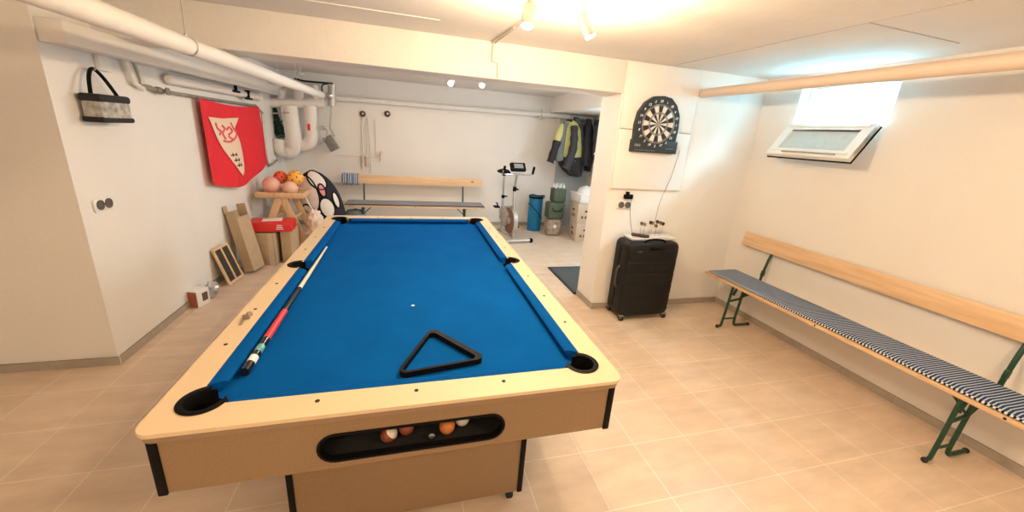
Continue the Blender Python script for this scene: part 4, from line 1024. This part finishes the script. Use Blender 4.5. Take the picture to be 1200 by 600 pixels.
def dark_jacket(rows, sl, label, m1, m2, Y, extra=0):
    o_ = at(rows[0][1]+2, rows[0][0], Y); T = thing('hanging_jacket', o_, label, 'jacket', GJ)
    puff(rows, Y, .10, .22, .16, extra).build('torso', m1, T, off=o_)
    sleeve(sl, (.045, .052), Y).build('sleeve', m2, T, off=o_)
    c = at((rows[0][1]+rows[0][2])/2, rows[0][0], Y); m = MB(); m.lathe([(.045, -.03), (.052, 0), (.042, .025), (.034, .025), (.04, 0)], c, 18, scale=(1, .9)); m.build('collar', m2, T, off=o_); hook(T, c, o_)
    return T, o_
dark_jacket([(139, 673, 678), (144, 673, 681), (155, 675, 683), (170, 677, 684), (185, 678, 684), (196, 675, 683), (205, 673, 680)], [(680, 146, -.07), (682, 160, -.12), (682.5, 178, -.13), (681, 197, -.13)], 'slate grey jacket hanging between the yellow one and the black ones', SLATE, DARKF, 6.33, 1)
dark_jacket([(141, 688, 692), (147, 685, 694), (157, 684, 695), (172, 684, 695), (185, 684, 694), (193, 685, 692), (200, 687, 690)], [(689, 148, -.08), (688, 162, -.14), (687, 178, -.14), (686, 194, -.14)], 'black jacket hanging right beside the slate grey one', BLACKF, BLACKF, 6.26, 2)
Tj, oj = dark_jacket([(142, 697, 703), (147, 696, 706), (158, 696, 708), (172, 696, 708), (182, 696, 706), (189, 698, 704)], [(699, 148, -.08), (698, 160, -.13), (698, 172, -.14), (697, 184, -.14)], 'black jacket with a white tag hanging at the right end of the pipe', BLACKF, DARKF, 6.22, 3)
m = MB(); m.box(at(698.5, 181, 6.02), (.09, .006, .035), bevel=.002, rot=(0, .35, 0)); m.build('white_tag', WHITE, Tj, off=oj)

# ------------------------------------------------------------------ along the left wall
T = thing('small_carton', (-1.80, 3.60, 0), 'small white and red-brown carton on the floor against the left wall', 'carton')
rz = Matrix.Rotation(-.30, 3, 'Z')
m = MB(); m.box((0, 0, .075), (.10, .13, .148), bevel=.003, rot=rz); m.build('carton', WHITE, T)
m = MB(); m.box(rz @ Vector((-.0, -.066, .075)), (.094, .003, .142), rot=rz); m.build('side_print', mat('red_brown_print', (.40, .12, .08), .6), T)
m = MB(); m.box(rz @ Vector((.0505, .015, .08)), (.003, .055, .075), rot=rz); m.build('window_print', mat('brown_window_print', (.12, .07, .05), .5), T)
T = thing('paper_packet', (-1.765, 3.76, 0), 'crumpled silver and white packet behind the small carton', 'packet')
m = MB(); m.sphere((0, 0, .075), 1, seg=16, sc=(.055, .06, .075), fn=lambda p: p*(1+.35*noise.noise(p*2.2))); m.build('wrap', mat('crumpled_silver', (.50, .50, .52), .35, .4, noise_amt=.5, noise_scale=25), T, ang=10)

# leaning window-like wooden frame
def leaning(name, p0, p1, top_z, top_x, label, cat):
    """returns empty and frame function: u along the floor edge, v up the slope, w out from it"""
    p0, p1 = Vector(p0), Vector(p1); T = thing(name, p0, label, cat); du = (p1-p0).normalized()
    q = Vector((top_x, p0.y, top_z))-p0; q = (q-du*q.dot(du)); Lv = q.length; dv_ = q.normalized(); dw = du.cross(dv_)
    if dw.x < 0: dw = -dw
    return T, (lambda u, v, w_: du*u+dv_*v+dw*w_), (p1-p0).length, Lv
T, fr, Lu, Lv = leaning('slotted_rack', (-1.725, 3.995, .012), (-1.700, 4.255, .012), .375, -1.838, 'small pine frame with two dark slots leaning on the left wall', 'rack')
m = MB(); b_ = .024
m.poly([[(0, 0), (Lu, 0), (Lu, Lv), (0, Lv)], [(b_, b_), (Lu/2-.012, b_), (Lu/2-.012, Lv-b_), (b_, Lv-b_)], [(Lu/2+.012, b_), (Lu-b_, b_), (Lu-b_, Lv-b_), (Lu/2+.012, Lv-b_)]], 0, .016, frame=fr); m.build('frame', PINEY, T)
m = MB(); m.poly([[(.01, .01), (Lu-.01, .01), (Lu-.01, Lv-.01), (.01, Lv-.01)]], .006, .011, frame=fr); m.build('dark_panel', mat('dark_speckled_panel', (.035, .03, .026), .6, noise_amt=.8, noise_scale=40), T)
T, fr, Lu, Lv = leaning('cardboard_tube_box', (-1.715, 4.36, .012), (-1.665, 4.60, .012), .655, -1.835, 'tall narrow open cardboard box leaning on the left wall', 'cardboard box')
Lu = .20; th = .004; dp = .10; m = MB()
def pb(m, u0, u1, v0, v1, w0, w1, mi=0): m.poly([[(u0, v0), (u1, v0), (u1, v1), (u0, v1)]], w0, w1, frame=fr, mi=mi)
pb(m, 0, Lu, 0, Lv, 0, th); pb(m, 0, Lu, 0, Lv-.06, dp-th, dp); pb(m, 0, th, 0, Lv+.0, th, dp-th); pb(m, Lu-th, Lu, 0, Lv+.06, th, dp-th); pb(m, th, Lu-th, 0, th, th, dp-th)
m.build('box_body', CARD, T)
m = MB(); pb(m, -.01, .05, Lv, Lv+.07, 0, .003); m.build('flap', CARD, T)
def carton(name, x0, y0, x1, y1, z0, z1, rz, label, group=None, matl=CARD, seam=True):
    T = thing(name, ((x0+x1)/2, (y0+y1)/2, z0), label, 'cardboard box', group, rz); w_, d, h = x1-x0, y1-y0, z1-z0
    m = MB(); m.box((0, 0, h/2), (w_, d, h-.001), bevel=.004); m.build('carton', matl, T)
    if seam:
        m = MB(); m.box((0, 0, h), (w_*.98, .05, .0015)); m.box((w_*.30, -d/2-.0005, h/2), (.05, .002, h*.98)); m.build('tape', CARD2, T)
    return T
carton('cardboard_box', -1.70, 4.60, -1.475, 4.86, 0, .375, 0, 'square cardboard box on the floor right of the tall narrow one', 'floor cartons by the left wall')
carton('cardboard_box', -1.455, 4.68, -1.30, 5.02, 0, .385, .12, 'narrower cardboard box on the floor closest to the wooden stand', 'floor cartons by the left wall')
T = thing('red_carton', (-1.53, 4.76, .388), 'flat red carton lying on the two cardboard boxes', 'carton')
rz = Matrix.Rotation(.08, 3, 'Z')
m = MB(); m.box((0, 0, .055), (.44, .26, .105), bevel=.004, rot=rz); redc = m.build('carton', REDBOX, T)
m = MB()
for k in range(3): m.box(rz @ Vector((.10+.0*k, -.131, .035+.02*k)), (.07-.01*k, .003, .010), rot=rz)
m.build('white_print', WHITE, redc)
m = MB(); m.box((.0, .02, .111), (.20, .14, .008), bevel=.002, rot=(0, .0, .2)); m.build('paper_sheet', WHITEF, T)

# wooden stand with the tray of balls
SP = Vector((-1.50, 5.25, 0))
T = thing('wooden_stand', SP, 'light wooden A-frame stand carrying the balls beside the cardboard boxes', 'stand')
for yy in (-.20, .20):
    m = MB()
    for sx in (-1, 1):
        a = Vector((sx*.02, yy, .70)); b = Vector((sx*.29, yy*1.12, 0)); d = (b-a)
        m.box((a+b)/2, (.080, .024, d.length+.0), bevel=.003, rot=Vector((0, 0, 1)).rotation_difference(-d).to_matrix())
    m.build('leg_pair', PINEY, T)
for k, (z, x) in enumerate(((.22, -.19), (.22, .19), (.45, .11), (.45, -.11))):
    m = MB(); m.box((x, 0, z), (.06, .44, .022), bevel=.003); m.build('step', PINEY, T)
m = MB(); m.box((0, 0, .716), (.50, .46, .022), bevel=.003)
for a in ((0, -.23, .52, .018), (0, .23, .52, .018), (-.25, 0, .018, .46), (.25, 0, .018, .46)): m.box((a[0], a[1], .745), (a[2], a[3], .055), bevel=.003)
m.build('tray', PINEY, T)
def pball(x, y, z, r, col, label, dots=None, bump=0):
    m = MB(); m.sphere((0, 0, 0), r, seg=28); o = m.build('ball', mat('ball_'+label.split()[0], col, .5, noise_amt=.06, noise_scale=20)); o.location = (x, y, z); tag(o, label, 'ball', 'balls on the wooden stand')
    if dots:
        q = MB()
        for k in range(26):
            zz = 1-2*(k+.5)/26; a = k*2.399; rr_ = math.sqrt(1-zz*zz); d = Vector((rr_*math.cos(a), rr_*math.sin(a), zz)); q.lathe([(.009, r*1.002-.003), (.009, r*1.003), (.0001, r*1.006)], d*0, 8, axis=d)
        q.build('holes', BLK, o)
ZT = .728
pball(-1.555, 5.31, ZT+.19, .080, (.80, .14, .06), 'orange-red ball on the wooden stand, left of the yellow one', True)
pball(-1.375, 5.26, ZT+.20, .092, (.90, .50, .10), 'yellow-orange ball with small dark holes on top of the stand', True)
pball(-1.62, 5.16, ZT+.11, .100, (.82, .48, .40), 'pale pink ball at the left front of the wooden stand')
pball(-1.41, 5.13, ZT+.085, .085, (.86, .56, .42), 'peach coloured ball at the right front of the wooden stand')
# plastic bag under the tray
T = thing('plastic_bag', (-1.125, 4.99, 0), 'crumpled white and pink plastic bag standing beside the wooden stand', 'bag')
m = MB(); m.sphere((0, 0, .44), 1, seg=30, sc=(.085, .085, .13), fn=lambda p: p*(1+.35*noise.noise(p*2.6))); m.sphere((.01, 0, .30), 1, seg=26, sc=(.10, .09, .10), fn=lambda p: p*(1+.35*noise.noise(p*2.2+Vector((3, 1, 2)))))
m.build('bag', mat('pinkish_white_film', (.80, .66, .58), .3, noise_amt=.2, noise_scale=14), T, ang=60)
m = MB(); m.tube(smooth_path([(0, 0, .55), (-.06, .02, .64), (-.10, .06, .72)], 5), .008, 6); m.build('bag_handle', WHITEF, T)
m = MB(); m.box((.0, .0, .10), (.16, .16, .20), bevel=.03, seg=3); m.build('bag_bottom', mat('brown_grey_goods', (.30, .20, .14), .7, noise_amt=.6, noise_scale=18), T)

# big stuffed bag with outlined panels
T = thing('stuffed_bag', (-1.17, 5.66, 0), 'large round dark navy and white bag with black-outlined ovals behind the wooden stand', 'bag')
NV = mat('black_navy_cloth', (.012, .012, .025), .8, noise_amt=.15, noise_scale=30); PK = mat('pale_pink_cloth', (.80, .70, .70), .75, noise_amt=.04, noise_scale=20)
EX, EY, EZ = .27, .24, .50
TILT = Matrix.Rotation(-.28, 3, 'Y')
def ell(p): return p
m = MB(); m.sphere((0, 0, .49), 1, seg=40, sc=(EX, EY, EZ), rot=TILT); m.build('bag_body', NV, T)
def epatch(name, cu, cv, ru, rv, matl, lift, rot_=0, ring=None):
    """oval patch on the front of the bag; cu, cv in unit sphere x / z"""
    def pt(a, k):
        u = k*ru*math.cos(a); v = k*rv*math.sin(a); x = cu+u*math.cos(rot_)-v*math.sin(rot_); z = cv+u*math.sin(rot_)+v*math.cos(rot_)
        rr_ = x*x+z*z
        if rr_ > .985: s_ = math.sqrt(.985/rr_); x *= s_; z *= s_; rr_ = .985
        y = -math.sqrt(1-rr_); return TILT @ Vector((x*EX*lift, y*EY*lift, z*EZ*lift))+Vector((0, 0, .49))
    m = MB(); m.grid(lambda i, j: pt(2*PI*i, max(.001, j)), 32, 8, closed_u=True); m.build(name, matl, T)
    if ring:
        m = MB(); m.tube([pt(2*PI*k/32, 1) for k in range(32)], .011, 6, closed=True); m.build('outline', ring, T)
epatch('white_panel', -.28, .42, .52, .50, PK, 1.01, .3, BLK)
epatch('white_panel', .30, .72, .40, .20, WHITEF, 1.02, -.5, BLK)
epatch('white_panel', .38, -.02, .30, .27, WHITEF, 1.02, 0, BLK)
epatch('white_panel', -.45, -.02, .28, .20, WHITEF, 1.025, -.5, BLK)
epatch('white_panel', .82, .10, .10, .22, WHITEF, 1.02, 0, BLK)
epatch('pink_panel', .42, .44, .13, .17, mat('pink_patch', (.80, .30, .36), .7), 1.035, .3, BLK)
